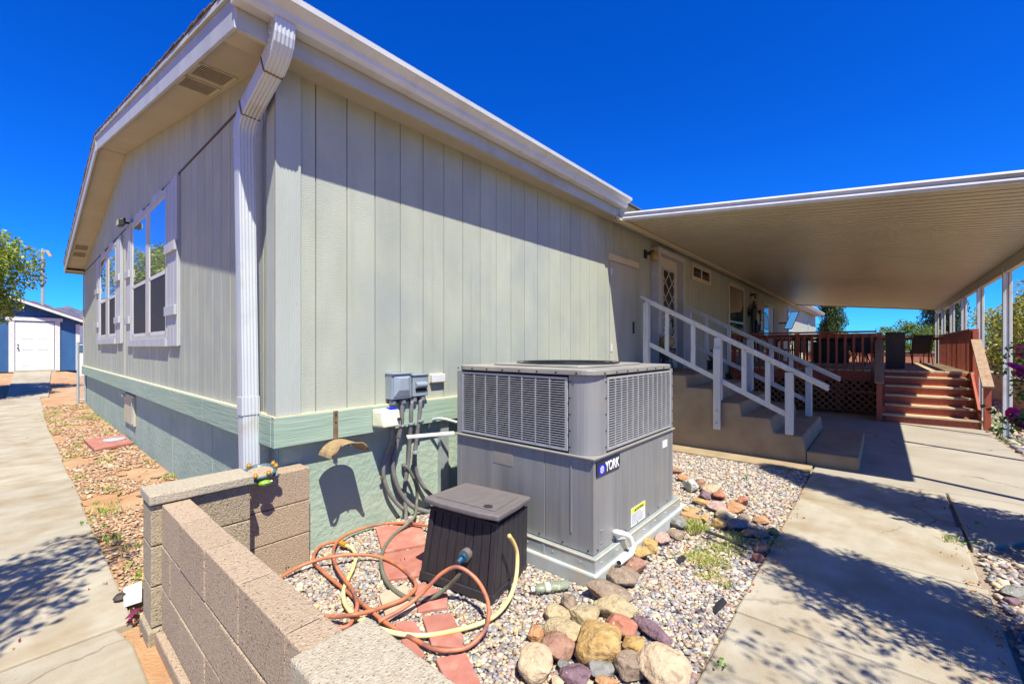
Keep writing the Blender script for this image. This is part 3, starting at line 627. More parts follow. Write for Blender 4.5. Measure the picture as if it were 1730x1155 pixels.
# globes on dark pots on the landing
for i, (x, y, lb) in enumerate(((7.75, 2.95, 'amber glass globe on a dark glazed pot left of the entry door'), (9.45, 2.6, 'amber glass globe on a dark glazed pot beyond the entry door'))):
    zb = 1.08 if i == 0 else .05
    u = thing('globe_planter', lb, 'planter', (x, y, zb), 0, 'globe topped pots by the entry door')
    h = .42 if i == 0 else 1.2
    MB().lathe([(.11, 0), (.13, .02), (.10, h*.35), (.09, h*.5), (.15, h*.85), (.16, h), (.12, h)], n=20).build('pot', M['blue_pot'], u, local=True, smooth=True)
    MB().lathe([(.13*math.sin(a), h+.11-.13*math.cos(a)) for a in [k*math.pi/12 for k in range(1, 12)]], n=20).lathe([(.14, h+.09), (.145, h+.10), (.14, h+.11)], n=20).build('globe', M['amber'], u, local=True, smooth=True)
# wall lights
for x, z, lb in ((7.45, 3.18, 'small black wall light with amber shade beside the entry door'), (15.7, 3.2, 'black box wall light above the far door')):
    u = thing('wall_light', lb, 'wall light', (x, WY, z))
    MB().lathe([(.05, 0), (.06, .03), (.03, .05)], (0, -.05, 0)).beam((0, 0, .03), (0, -.16, .05), .03, .03).box(-.06, .06, -.01, 0, -.06, .09).build('bracket', M['black'], u, local=True)
    MB().lathe([(.05, -.12), (.07, -.11), (.075, 0), (.05, .03)], (0, -.17, 0)).build('shade', M['amber'], u, local=True, smooth=True)
# things kept on the long wall
u = thing('tool_rack', 'dark tools and garden gear hanging on the wall beside the tall window', 'tool rack', (15.8, WY, 1.0))
MB().box(-.55, .55, -.04, -.01, 1.55, 1.65).build('rack_board', M['black'], u, local=True)
rr = random.Random(5)
for k in range(7):
    x = -.5+k*.16; m = MB().tube([(x, -.12, rr.uniform(0, .3)), (x+rr.uniform(-.05, .05), -.10, 1.75)], .018, 6); m.lathe([(.03, 0), (.09, .05), (.1, .3), (.04, .42)], (x, -.16, rr.uniform(.9, 1.5)), 8, 1, .5)
    m.build('tool', M[['black', 'darkwall', 'blue_pot', 'black', 'cream', 'darkwall', 'black'][k]], u, local=True)
u = MB().box(15.9, 16.9, WY-.16, WY-.1, 2.72, 3.02).build('wall_sign', plain('faded_sign', (.42,.30,.24), .6)); tag(u, 'faded pinkish sign hanging above the dark tools', 'sign')
u = thing('meter_box', 'small white utility box on the wall between tools and far door', 'utility box', (16.95, WY, 2.1))
MB().box(-.15, .15, -.1, -.002, 0, .32).build('box', M['sash'], u, bevel=.01, local=True); MB().box(-.15, .15, -.1, -.002, .36, .6).build('cover', M['sash'], u, bevel=.01, local=True)
u = thing('television', 'small tilted television on a wall bracket with sky reflection put in as blue glow', 'television', (20.6, 2.75, 2.6))
m = MB().box(-.05, 0, -.14, .14, -.36, .36); m.v = [(a, b-.36*c, c) for a, b, c in m.v]; m.build('body', M['black'], u, bevel=.01, local=True)
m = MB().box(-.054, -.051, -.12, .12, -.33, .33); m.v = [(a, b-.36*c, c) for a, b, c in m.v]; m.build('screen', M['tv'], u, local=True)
MB().beam((0, .05, -.1), (.1, .46, -.1), .05, .05).build('bracket', M['black'], u, local=True)
u = thing('serving_cart', 'dark cart with a white tray standing below the television', 'cart', (20.4, 2.4, 1.0))
for a in (-.3, .3):
    for b in (-.25, .25): MB().tube([(a, b, 0), (a, b, .9)], .02, 6).build('leg', M['black'], u, local=True)
MB().box(-.4, .4, -.32, .32, .86, .9).build('top', M['darkwall'], u, local=True); MB().box(-.3, .3, -.2, .2, .3, .8).build('cabinet', M['sash'], u, local=True); MB().box(-.35, .35, -.25, .25, .91, .95).build('tray', M['sash'], u, local=True)

# ================================================================== red deck
DX, DXE, DZ = 12.85, 19.2, 1.0; DY0, DY1 = -1.45, 3.15
dk = thing('deck', 'raised red stained wooden deck with stairs, baluster railing and lattice skirt', 'deck', (DX, 0, 0))
bd = None; y = DY0+.005
while y < DY1-.1:
    if bd is None: bd = MB().box(-.03, DXE-DX, 0, .137, DZ-.04, DZ).build('deck_board', M['deck_wood'], dk, local=True, bevel=.004)
    else: inst(bd, dk, (0, 0, 0))
    (bd if y < DY0+.01 else dk.children[-1]).location = (0, y, 0)
    y += .143
for o in list(dk.children):
    pass
MB().box(DX-.012, DX+.03, DY0, DY1, DZ-.25, DZ-.042).build('rim_board', M['red_wood'], dk, bevel=.003)
MB().box(DX+.03, DXE, DY0, DY0+.04, DZ-.25, DZ-.042).box(DXE-.04, DXE, DY0+.04, DY1, DZ-.25, DZ-.042).build('rim_board', M['red_wood'], dk)
for x in (12.95, 15, 17, 19.1):
    for y in (-1.38, .8, 3.0): MB().box(x-.045, x+.045, y-.045, y+.045, 0, DZ-.26).build('deck_post', M['red_wood'], dk)
# stairs
SY0, SY1 = -1.36, -.06
for k in range(5):
    x = 11.62+.25*k; z = .125+.18*k
    MB().box(x, x+.018, SY0, SY1, max(0, z-.16), z-.002 if k else z).build('riser', M['red_wood'], dk, bevel=.002)
    w0 = .06 if k == 0 else 0
    MB().box(x-.03, x+.248, SY0-w0, SY1+w0, z, z+.038).build('tread', M['tread_wood'], dk, bevel=.005)
MB().box(DX-.035, DX-.0125, SY0, SY1, .88, DZ-.04).build('riser', M['red_wood'], dk, bevel=.002)
for y in (SY0-.045, SY1+.005):
    MB().extr([(11.64, y, 0), (12.86, y, .76), (12.86, y, 1.0), (12.6, y, 1.0), (11.64, y, .3)], (0, .038, 0)).build('stringer', M['red_wood'], dk, bevel=.003)
for y, nm in ((-1.47, 0), (.03, 1)):
    MB().box(11.56, 11.65, y-.045, y+.045, 0, .80).build('newel_post', M['red_wood'], dk, bevel=.004)
    MB().box(12.86, 12.95, y-.045, y+.045, .3, 1.85).build('newel_post', M['red_wood'], dk, bevel=.004)
    MB().beam((11.50, y, .79), (12.84, y, 1.66), .15, .04, up=(0, 0, 1)).build('stair_cap_rail', M['tread_wood'] if False else M['rail_wood'], dk, bevel=.004)
    MB().beam((11.62, y, .70), (12.86, y, 1.53), .038, .10).build('stair_rail', M['red_wood'], dk, bevel=.003)
def balus(p0, p1, n, solid=False):
    p0 = Vector(p0); p1 = Vector(p1); d = (p1-p0).normalized(); r = Vector((-d.y, d.x, 0))
    MB().beam(p0+Vector((0, 0, 1.875)), p1+Vector((0, 0, 1.875)), .14, .038).build('cap_rail', M['red_wood'], dk, bevel=.004)
    MB().beam(p0+Vector((0, 0, 1.79)), p1+Vector((0, 0, 1.79)), .038, .09).build('top_rail', M['red_wood'], dk, bevel=.003)
    for k in range(n):
        c = p0.lerp(p1, (k+.5)/n); w = .095 if solid else .045
        a = r*.042
        MB().beam(c+a+Vector((0, 0, .80 if not solid else .96)), c+a+Vector((0, 0, 1.835)), .036, w, up=tuple(d)).build('baluster', M['red_wood'], dk)
balus((DX+.02, .08, 0), (DX+.02, DY1, 0), 19)
balus((DX+.05, DY0, 0), (DXE, DY0, 0), 36, True)
balus((DXE, DY1, 0), (DXE, DY0, 0), 24)
for x, y in ((15, -1.45), (17.1, -1.45), (DXE, -1.45), (DXE, .9), (DXE, 3.1), (DX+.02, 1.6), (DX+.02, 3.05)):
    MB().box(x-.045, x+.045, y-.045, y+.045, .8, 1.85).build('railing_post', M['red_wood'], dk)
MB().box(DX+.2, DXE-.05, DY0+.05, DY0+.07, 0, DZ-.26).box(DXE-.08, DXE-.06, DY0+.08, DY1, 0, DZ-.26).build('underdeck_light_stop', M['red_wood'], dk)  # panels added to keep sunlit ground from showing behind the lattice
# lattice skirt
ly0, ly1, lz0, lz1, LX = .09, 3.1, .02, .748, DX+.0
k = 0; c = ly0-.72
while c < ly1:
    for s in (1, -1):
        a, b = ((c, lz0), (c+.72, lz1)) if s > 0 else ((c, lz1), (c+.72, lz0))
        t0 = max(0, (ly0-c)/.72); t1 = min(1, (ly1-c)/.72)
        if t1-t0 > .03:
            A = Vector((LX-.008*s, a[0]+(b[0]-a[0])*t0, a[1]+(b[1]-a[1])*t0)); B = Vector((LX-.008*s, a[0]+(b[0]-a[0])*t1, a[1]+(b[1]-a[1])*t1))
            MB().beam(A, B, .040, .008, up=(1, 0, 0)).build('lattice_slat', M['lattice'], dk)
    c += .15
# furniture on the deck
u = thing('wicker_cabinet', 'dark woven wicker cabinet standing beside the top of the deck stairs', 'cabinet', (13.5, -.28, DZ))
MB().box(0, .45, -.14, .20, .02, .84).build('body', M['wicker'], u, bevel=.01, local=True); 
for k in range(14): MB().box(-.006, .0, -.14, .20, .05+k*.055, .085+k*.057).build('weave_band', M['wicker'], u, local=True)
MB().box(-.02, .47, -.16, .22, .845, .865).build('lid', M['wicker'], u, bevel=.006, local=True)
def sling(x, y, rz, lb):
    c = thing('patio_chair', lb, 'chair', (x, y, DZ), rz, 'sling chairs on the deck')
    MB().extr([(.22, -.24, .42), (-.22, -.24, .38), (-.22, -.24, .395), (.22, -.24, .435)], (0, .48, 0)).build('seat', M['sling'], c, local=True)
    MB().extr([(-.22, -.24, .40), (-.42, -.24, 1.0), (-.40, -.24, 1.0), (-.20, -.24, .40)], (0, .48, 0)).build('backrest', M['sling'], c, local=True)
    for s in (-1, 1):
        MB().tube([(.26, .26*s, 0), (.18, .26*s, .42), (-.22, .26*s, .39), (-.44, .26*s, 1.02)], .014, 6).build('frame', M['black'], c, local=True)
        MB().tube([(-.34, .27*s, 0), (-.16, .27*s, .6), (.2, .27*s, .62), (.23, .27*s, .3)], .013, 6).build('armrest', M['black'], c, local=True)
sling(17.2, -.80, .35, 'brown sling chair on the deck with its back to the red side rail')
copy = [c for c in C.objects if c.name == 'patio_chair'][0]; copy.scale = (.86, .86, .86)
copy_tree(copy, (15.6, .15, DZ), 3.3, 'brown sling chair just behind the dark wicker cabinet')
copy_tree(copy, (18.2, .5, DZ), 3.6, 'brown sling chair behind the patio table at the far railing')
u = thing('patio_table', 'round dark patio table among the sling chairs on the deck', 'table', (16.9, .45, DZ), 0)
MB().lathe([(.55, .70), (.56, .71), (.56, .725), (.55, .73)], n=28).build('tabletop', M['black'], u, local=True)
for k in range(4):
    a = k*math.pi/2+.5; MB().tube([(.45*math.cos(a), .45*math.sin(a), 0), (.2*math.cos(a), .2*math.sin(a), .4), (.4*math.cos(a), .4*math.sin(a), .7)], .015, 6).build('leg', M['black'], u, local=True)
u = thing('barbecue_grill', 'covered black barbecue grill behind the deck front railing', 'grill', (14.0, 1.0, DZ))
MB().box(-.25, .25, -.35, .35, .1, .66).build('cabinet', M['darkwall'], u, bevel=.02, local=True); MB().box(-.24, .24, -.33, .33, .662, .76).build('hood', M['black'], u, bevel=.05, local=True)
u = thing('round_patio_chair', 'dark round-backed metal chair behind the deck railing near the wall', 'chair', (14.6, 2.1, DZ))
MB().lathe([(.24, .42), (.25, .44), (.24, .46)], n=16).build('seat', M['black'], u, local=True)
for k in range(4): MB().tube([(.2*math.cos(k*1.57+.8), .2*math.sin(k*1.57+.8), .42), (.25*math.cos(k*1.57+.8), .25*math.sin(k*1.57+.8), 0)], .014, 6).build('leg', M['black'], u, local=True)
MB().tube([(.1*0+.2, .27*math.cos(a), .45+.42*math.sin(a)) for a in [k*math.pi/10 for k in range(11)]], .014, 6).tube([(.2, .13*math.cos(a), .45+.36*math.sin(a)) for a in [k*math.pi/10 for k in range(11)]], .01, 6).build('back', M['black'], u, local=True)

# ================================================================== low block wall
bw = thing('block_wall', 'low L-shaped wall of grey concrete blocks round the gravel corner', 'wall', (.6, 1.5, 0))
def blocks(mk, z_edges, cuts, mat, name='block', bev=.006):
    for j in range(len(z_edges)-1):
        cs = cuts[j % len(cuts)]
        for a, b in zip(cs[:-1], cs[1:]):
            e = rnd.uniform(-.002, .002)
            mk(a+.002, b-.002, z_edges[j]+.0025, z_edges[j+1]-.0025, e).build(name, M[mat], bw, bevel=bev)
# pillar and return wall A
zA = [.04, .255, .468, .685]
for j in range(3):
    MB().box(.472, .565, 2.905, 3.115, zA[j]+.003, zA[j+1]-.003).build('block', M['block'], bw, bevel=.006)
    MB().box(.569, .945 , 2.92, 3.11, zA[j]+.003, zA[j+1]-.003).build('block', M['block'], bw, bevel=.006)
MB().box(.475, .94, 2.93, 3.10, .04, .68).box(.53, .62, .3, 2.9, .02, .68).build('mortar', M['mortar'], bw)
MB().box(.455, .6, 2.885, 3.12, -.08, .035).box(.6, .93, 2.93, 3.10, -.08, .035).build('footing', M['block'], bw, bevel=.01)
MB().box(.462, .955, 2.885, 3.13, .69, .742).build('cap_block', M['cap'], bw, bevel=.007)
# long wall towards the viewer
zB = [.03, .245, .465, .685]
c0 = [2.90, 2.52, 2.12, 1.72, 1.32, .92, .52, .3]; c1 = [2.90, 2.72, 2.32, 1.92, 1.52, 1.12, .72, .3]
for j in range(3):
    cs = (c0, c1, c0)[j]
    for a, b in zip(cs[:-1], cs[1:]):
        e = rnd.uniform(-.0025, .0025)
        MB().box(.515+e, .637+e, b+.0015, a-.0015, zB[j]+.003, zB[j+1]-.003).build('block', M['block_tan'], bw, bevel=.005)
MB().box(.485, .66, .3, 2.88, -.08, .026).build('footing', M['block_tan'], bw, bevel=.01)
MB().box(.44, .655, .70, 1.098, .69, .762).build('cap_block', M['cap'], bw, bevel=.009, seg=3)
MB().box(.44, .655, .30, .696, .69, .762).build('cap_block', M['cap'], bw, bevel=.009)
MB().box(.47, .655, .30, 1.07, .02, .688).build('block', M['block'], bw, bevel=.006)
# tan section against the skirting
tb = thing('block_stack', 'short stack of tan concrete blocks against the green skirting, dish on top', 'wall', (1.19, 3.18, 0))
for j, (a, b) in enumerate(((-.08, .2), (.205, .43), (.435, .66))):
    MB().box(.985, 1.385, 3.10, 3.262, a, b).build('block', M['block_tan'], tb, bevel=.006)

# ================================================================== packaged air conditioner
ax0, ax1, ay0, ay1 = 2.45, 3.84, 1.41, 2.72
pd = MB().box(2.39, 4.06, 1.36, 2.80, -.08, .075).build('equipment_pad', M['pad'], None, bevel=.012); tag(pd, 'grey concrete pad under the air conditioning unit', 'pad')
ac = thing('air_conditioner', 'large brown-grey packaged air conditioning unit on its concrete pad', 'air conditioner', (ax0, ay0, .075))
cb = MB().box(ax0-.035, ax1+.10, ay0-.03, ay1+.03, .077, .163).build('curb', M['galv'], ac, bevel=.003)
MB().box(ax0-.04, ax0-.0355, ay0-.03, ay1+.03, .158, .166).box(ax0-.035, ax1+.1, ay0-.035, ay0-.0305, .158, .166).build('curb_lip', M['caulk'], cb)
rv = MB()
for k in range(9):
    rv.lathe([(.006, 0), (.006, .003), (.002, .005)], (0, 0, 0), 6)
rv = MB()
def rivet(p, ax, r=.005, m=None, l=.004):
    p = Vector(p); (m or rv).tube([p, p+Vector(ax)*l], r, 6)
for k in range(6): rivet((ax0-.0355, ay0+.08+k*.22, .12), (-1, 0, 0))
for k in range(7): rivet((ax0+.05+k*.22, ay0-.0305, .12), (0, -1, 0))
rv.build('rivet', M['galv'], cb)
for yv in (1.80, 2.16): MB().box(ax0-.0375, ax0-.0352, yv-.02, yv, .08, .157).build('splice', M['galv'], cb)
MB().box(ax0+.01, ax1-.01, ay0+.01, ay1-.01, .166, .786).build('lower_core', M['dark'], ac)
# lower cabinet panels (left face then right face)
yl = [ay0, 1.62, 1.82, 2.40, 2.62, ay1]
Lp = [(ay0, 1.80), (1.803, 2.66), (2.663, ay1)]
for a, b in Lp: MB().box(ax0, ax0+.02, a, b, .168, .786).build('cabinet_panel', M['ac'], ac, bevel=.004)
MB().box(ax0-.004, ax0+.0, 1.575, 1.59, .27, .74).build('stiffener_rib', M['ac'], ac, bevel=.003)
MB().box(ax0-.002, ax0-.0, 2.1, 2.3, .62, .785).build('faded_patch', pm('stain', (.24,.2,.17), (.3,.27,.24), 9, .5, 0), ac)
Rp = [(ax0+.021, 2.81), (2.813, 3.35), (3.352, ax1)]
for a, b in Rp: MB().box(a, b, ay0, ay0+.02, .168, .786).build('cabinet_panel', M['ac'], ac, bevel=.004)
MB().box(ax1-.02, ax1, ay0+.021, ay1, .168, .786).box(ax0+.021, ax1-.021, ay1-.02, ay1, .168, .786).build('cabinet_panel', M['ac'], ac)
ht = MB().box(2.53, 2.575, ay0-.004, ay0, .30, .305).box(2.53, 2.575, ay0-.004, ay0, .22, .225).box(2.55, 2.556, ay0-.004, ay0, .225, .30).build('stamped_arrow', M['ac_top'], ac)
MB().box(ax0-.022, ax1+.014, ay0-.016, ay1+.01, .788, .80).build('waist_flange', M['ac_top'], ac, bevel=.003)
# upper: coil, posts, grilles
MB().box(ax0+.05, ax1-.05, ay0+.05, ay1-.05, .801, 1.33).build('coil', M['coil'], ac)
n = 10; R_ = .15; arc = [(ax0+R_-R_*math.cos(k*math.pi/2/n), ay0+R_-R_*math.sin(k*math.pi/2/n)) for k in range(n+1)]
poly = arc + [(ax0+R_, ay0+.03), (ax0+.03, ay0+R_)][::1]
poly = [(ax0+.0, ay0+.19)] + arc + [(ax0+.17, ay0)] + [(ax0+.17, ay0+.03), (ax0+.16, ay0+.05), (ax0+.05, ay0+.16), (ax0+.03, ay0+.19)]
MB().prism(poly, .802, 1.328).build('corner_post', M['ac'], ac)
MB().box(ax1-.05, ax1, ay0, ay0+.05, .802, 1.328).build('corner_post', M['ac'], ac, bevel=.006)
MB().box(ax0, ax0+.05, ay1-.06, ay1, .802, 1.328).build('corner_post', M['ac'], ac, bevel=.006)
MB().box(ax1-.05, ax1, ay1-.05, ay1, .802, 1.328).build('corner_post', M['ac'], ac)
# left grille on x = ax0
gy0, gy1, gz0, gz1 = ay0+.20, ay1-.065, .815, 1.315
g = MB().box(ax0-.004, ax0+.02, gy0, gy0+.022, gz0, gz1).box(ax0-.004, ax0+.02, gy1-.022, gy1, gz0, gz1).box(ax0-.004, ax0+.02, gy0+.022, gy1-.022, gz0, gz0+.022).box(ax0-.004, ax0+.02, gy0+.022, gy1-.022, gz1-.018, gz1).build('grille', M['ac_grille'], ac, bevel=.002)
lou = None; nl = 27
for k in range(nl):
    z = gz0+.026+(gz1-gz0-.05)*(k+.5)/nl
    if lou is None:
        lou = MB().extr([(-.007, 0, -.002), (.010, 0, .002), (.010, 0, .004), (-.007, 0, .0018)], (0, gy1-gy0-.044, 0)).build('louvre', M['ac_grille'], g, local=True); l_ = lou
    else: l_ = inst(lou, g, (0, 0, 0))
    l_.location = Vector((ax0, gy0+.022, z))-worldloc(g)
for k in range(1, 8):
    y = gy0+.022+(gy1-gy0-.044)*k/8
    MB().box(ax0-.006, ax0+.006, y-.005, y+.005, gz0+.02, gz1-.018).build('grille_bar', M['ac_grille'], g)
# right grille on y = ay0
gx0, gx1 = ax0+.18, ax1-.055
g = MB().box(gx0, gx0+.022, ay0-.004, ay0+.02, gz0, gz1).box(gx1-.022, gx1, ay0-.004, ay0+.02, gz0, gz1).box(gx0+.022, gx1-.022, ay0-.004, ay0+.02, gz0, gz0+.022).box(gx0+.022, gx1-.022, ay0-.004, ay0+.02, gz1-.018, gz1).build('grille', M['ac_grille'], ac, bevel=.002)
lou = None
for k in range(nl):
    z = gz0+.026+(gz1-gz0-.05)*(k+.5)/nl
    if lou is None:
        lou = MB().extr([(0, -.007, -.002), (0, -.007, .0018), (0, .010, .004), (0, .010, .002)], (gx1-gx0-.044, 0, 0)).build('louvre', M['ac_grille'], g, local=True); l_ = lou
    else: l_ = inst(lou, g, (0, 0, 0))
    l_.location = Vector((gx0+.022, ay0, z))-worldloc(g)
for k in range(1, 12):
    x = gx0+.022+(gx1-gx0-.044)*k/12
    MB().box(x-.0045, x+.0045, ay0-.006, ay0+.006, gz0+.02, gz1-.018).build('grille_bar', M['ac_grille'], g)
# lid with rounded corner
def rrect(x0, x1, y0, y1, r, n=6):
    out = []
    for cx, cy, a0 in ((x1-r, y0+r, -90), (x1-r, y1-r, 0), (x0+r, y1-r, 90), (x0+r, y0+r, 180)):
        for k in range(n+1):
            a = math.radians(a0+90*k/n); out.append((cx+r*math.cos(a), cy+r*math.sin(a)))
    return out
lid = MB().prism(rrect(ax0-.016, ax1+.014, ay0-.014, ay1+.012, .13), 1.331, 1.368).build('lid', M['ac_top'], ac, bevel=.006)
MB().prism(rrect(ax0+.2, ax1-.16, ay0+.18, ay1-.16, .15), 1.3685, 1.382).build('lid_dome', M['ac_top'], lid, bevel=.006)
fan = MB()
for r in (.08, .14, .20, .26, .32, .38, .44): fan.tube([(3.15+r*math.cos(a), 2.07+r*math.sin(a), 1.392) for a in [k*math.pi/18 for k in range(37)]], .003, 4, cap=False)
for k in range(8): fan.beam((3.15+.05*math.cos(k*math.pi/4), 2.07+.05*math.sin(k*math.pi/4), 1.390), (3.15+.45*math.cos(k*math.pi/4), 2.07+.45*math.sin(k*math.pi/4), 1.386), .006, .004)
fan.build('fan_guard', M['black'], lid)
MB().lathe([(.43, 1.3825), (.43, 1.3835), (.40, 1.3835)], (3.15, 2.07, 0), 28).build('fan_opening', M['dark'], lid)
sc = MB()
for k in range(8): rivet((ax0-.0165, ay0+.12+k*.165, 1.345), (-1, 0, 0), .0075, sc)
for k in range(8): rivet((ax0+.12+k*.17, ay0-.0145, 1.345), (0, -1, 0), .0075, sc)
for k in range(5): rivet((ax0-.005, gy0-.02, gz0+.03+k*.11), (-1, 0, 0), .0065, sc); rivet((gx0-.02, ay0-.001, gz0+.03+k*.11), (0, -1, 0), .0065, sc); rivet((ax1-.02, ay0-.001, gz0+.03+k*.11), (0, -1, 0), .0065, sc)
for k in range(7): rivet((ax0-.001, ay0+.04+k*.2, .19), (-1, 0, 0), .0065, sc); rivet((ax0+.05+k*.2, ay0-.001, .19), (0, -1, 0), .0065, sc)
sc.build('screw', M['black'], ac)
# badge and labels
bg_ = MB().box(2.475, 2.80, ay0-.010, ay0-.001, .672, .765).build('badge', M['badge'], ac, bevel=.002)
MB().box(2.50, 2.577, ay0-.0118, ay0-.0102, .680, .742).build('badge_square', M['badge_blue'], bg_)
sf = MB()
for k in range(3):
    a = math.radians(90+60*k); dx, dz = math.cos(a)*.025, math.sin(a)*.025
    sf.beam((2.5385-dx, ay0-.0128, .711-dz), (2.5385+dx, ay0-.0128, .711+dz), .0016, .006, up=(-dz, 0, dx) if True else (0, 0, 1))
    for s in (-1, 1):
        for q in (-1, 1):
            b = a+q*.9; p = Vector((2.5385+s*dx*.55, ay0-.0128, .711+s*dz*.55)); e = p+Vector((math.cos(b), 0, math.sin(b)))*.011*s
            dd = (e-p); sf.beam(p, e, .0016, .005, up=(-dd.z, 0, dd.x))
sf.build('snowflake', M['white_print'], bg_)
def text(s, x, z, y, size, mat, parent, name='lettering', bold=.0, w=None):
    cu = bpy.data.curves.new('t', 'FONT'); cu.body = s; cu.size = size; cu.offset = bold; cu.extrude = .0012; cu.align_x = 'LEFT'
    o = bpy.data.objects.new('t', cu); C.objects.link(o); bpy.context.view_layer.update()
    me = bpy.data.meshes.new_from_object(o.evaluated_get(bpy.context.evaluated_depsgraph_get())); bpy.data.objects.remove(o)
    xsz = max(v.co.x for v in me.vertices); k = (w/xsz) if w else 1
    me.transform(Matrix.Translation(Vector((x, y, z))-worldloc(parent)) @ Matrix.Rotation(math.pi/2, 4, 'X') @ Matrix.Diagonal((k, 1, 1, 1)))
    me.materials.clear(); me.materials.append(mat); q = bpy.data.objects.new(name, me); C.objects.link(q); q.parent = parent; return q
text('YORK', 2.588, .686, ay0-.0112, .092, M['white_print'], bg_, bold=.0018, w=.198)
cl = MB().box(2.99, 3.24, ay0-.004, ay0-.001, .182, .315).build('caution_label', M['white_print'], ac)
MB().box(2.99, 3.24, ay0-.0055, ay0-.0042, .281, .315).build('label_header', M['yellow_print'], cl)
text('\u25B2CAUTION', 3.04, .288, ay0-.0065, .024, M['black'], cl, w=.16)
ln = MB()
for k in range(8): ln.box(3.0, 3.0+.22*rnd.uniform(.75, 1), ay0-.0055, ay0-.0042, .268-k*.010, .2705-k*.010)
ln.build('label_lines', M['grey_print'], cl)
MB().box(3.60, 3.70, ay0-.004, ay0-.001, .66, .72).build('sticker', M['white_print'], ac)
pp = [PY(1037, 899, 1.41), PY(1045, 899, 1.37), PY(1060, 904, 1.34), PY(1066, 912, 1.33), PY(1069, 924, 1.325), PY(1066, 934, 1.32), PY(1058, 941, 1.31), PY(1046, 950, 1.29)]
pi_ = MB().tube(catmull(pp, 3), .019, 12).build('drain_pipe', M['pvc'], ac, smooth=True)
MB().tube([pp[4]+Vector((0, 0, .006)), pp[4]-Vector((0, 0, .02))], .0225, 12).build('pipe_collar', M['pvc'], pi_, smooth=True)
MB().tube([pp[-1]+(pp[-1]-pp[-2]).normalized()*.002, pp[-1]-(pp[-1]-pp[-2]).normalized()*.001], .015, 10).build('pipe_mouth', M['dark'], pi_)

# ================================================================== wall services by the air conditioner
SK = WY+.05     # skirting face
def conduit(pts, r, nm, parent, mat='conduit'):
    return MB().tube(catmull(pts, 5), r, 9).build(nm, M[mat], parent, smooth=True)
cr = lambda x, y: (620+x/4.125, 600+y/4.125)
def wallpath(lst): return [PY(*cr(a, b), c) for a, b, c in lst]
e1 = thing('disconnect_box', 'larger grey electrical box with flat cover left of its neighbour', 'electrical box', (2.19, WY, 1.18))
MB().box(2.085, 2.285, WY-.10, WY-.004, 1.075, 1.285).build('enclosure', M['elec_box'], e1, bevel=.004)
MB().add([(2.10,WY-.104,1.09),(2.27,WY-.104,1.09),(2.27,WY-.104,1.27),(2.10,WY-.104,1.27),(2.14,WY-.125,1.15),(2.24,WY-.125,1.15),(2.24,WY-.118,1.25),(2.16,WY-.118,1.25)], [(0,1,5,4),(1,2,6,5),(2,3,7,6),(3,0,4,7),(4,5,6,7)]).build('door', M['elec_box'], e1)
MB().box(2.08, 2.29, WY-.115, WY-.004, 1.286, 1.296).build('rain_hood', M['elec_box'], e1)
for x in (2.12, 2.22): MB().lathe([(.03, 1.03), (.03, 1.06), (.022, 1.075)], (x, WY-.06, 0), 10).build('hub', M['conduit'], e1)
conduit(wallpath([(245, 330, WY-.06), (243, 400, WY-.06), (240, 480, WY-.05), (205, 640, WY-.01), (180, 760, SK-.04), (200, 880, SK-.04), (250, 980, SK-.05), (330, 1060, SK-.08), (460, 1100, SK-.12)]), .021, 'conduit', e1)
e2 = thing('disconnect_box', 'smaller grey electrical box with a pull handle hood', 'electrical box', (2.39, WY, 1.18))
MB().box(2.305, 2.475, WY-.09, WY-.004, 1.08, 1.265).build('enclosure', M['elec_box'], e2, bevel=.004)
MB().box(2.30, 2.48, WY-.10, WY-.004, 1.266, 1.274).build('rain_hood', M['elec_box'], e2)
m = MB(); m.tube([(2.33, WY-.095, 1.18), (2.45, WY-.095, 1.18)], .028, 12); m.build('handle_hood', M['elec_box'], e2, smooth=False)
MB().box(2.335, 2.445, WY-.098, WY-.0905, 1.125, 1.15).build('handle', M['black'], e2)
for x in (2.34, 2.43): MB().lathe([(.03, 1.035), (.03, 1.065), (.022, 1.08)], (x, WY-.055, 0), 10).build('hub', M['conduit'], e2)
conduit(wallpath([(312, 320, WY-.06), (308, 400, WY-.06), (305, 480, WY-.05), (297, 600, WY-.02), (290, 720, SK-.05), (272, 850, SK-.04), (262, 950, SK-.04), (270, 1080, SK-.06), (272, 1160, SK-.08)]), .019, 'conduit', e2)
conduit(wallpath([(372, 310, WY-.06), (370, 380, WY-.06), (362, 450, WY-.05), (345, 590, WY-.02), (334, 700, SK-.05), (340, 790, SK-.04), (372, 880, SK-.05), (440, 970, SK-.07), (530, 1045, SK-.10)]), .019, 'conduit', e2)
for a, b in ((240, 487), (305, 475), (367, 455), (338, 677)):
    p = PY(*cr(a, b), WY-.05); MB().tube([p-Vector((0, 0, .008)), p+Vector((0, 0, .008))], .028, 10).box(p.x+.02, p.x+.045, p.y-.005, p.y+.03, p.z-.008, p.z+.008).build('strap', M['galv'], e2 if a > 250 else e1)
e3 = MB().box(2.56, 2.72, WY-.045, WY-.004, 1.185, 1.262).build('outlet_box', M['sash'], None, bevel=.006); tag(e3, 'small white box right of the two grey electrical boxes', 'junction box')
MB().box(2.555, 2.722, WY-.006, WY-.0015, 1.175, 1.27).build('backing', M['caulk'], e3)
e4 = thing('irrigation_timer', 'cream plastic timer box with blue sticker on the green trim board', 'timer', (2.03, WY-.05, .94))
m = MB().add([(1.925,WY-.05,.86),(2.12,WY-.05,.86),(2.12,WY-.05,1.01),(1.925,WY-.05,1.01),(1.945,WY-.20,.865),(2.115,WY-.20,.865),(2.115,WY-.17,1.0),(1.945,WY-.17,1.0)], [(0,1,2,3),(7,6,5,4),(0,4,5,1),(1,5,6,2),(2,6,7,3),(3,7,4,0)])
m.build('housing', M['cream'], e4, bevel=.018, seg=3)
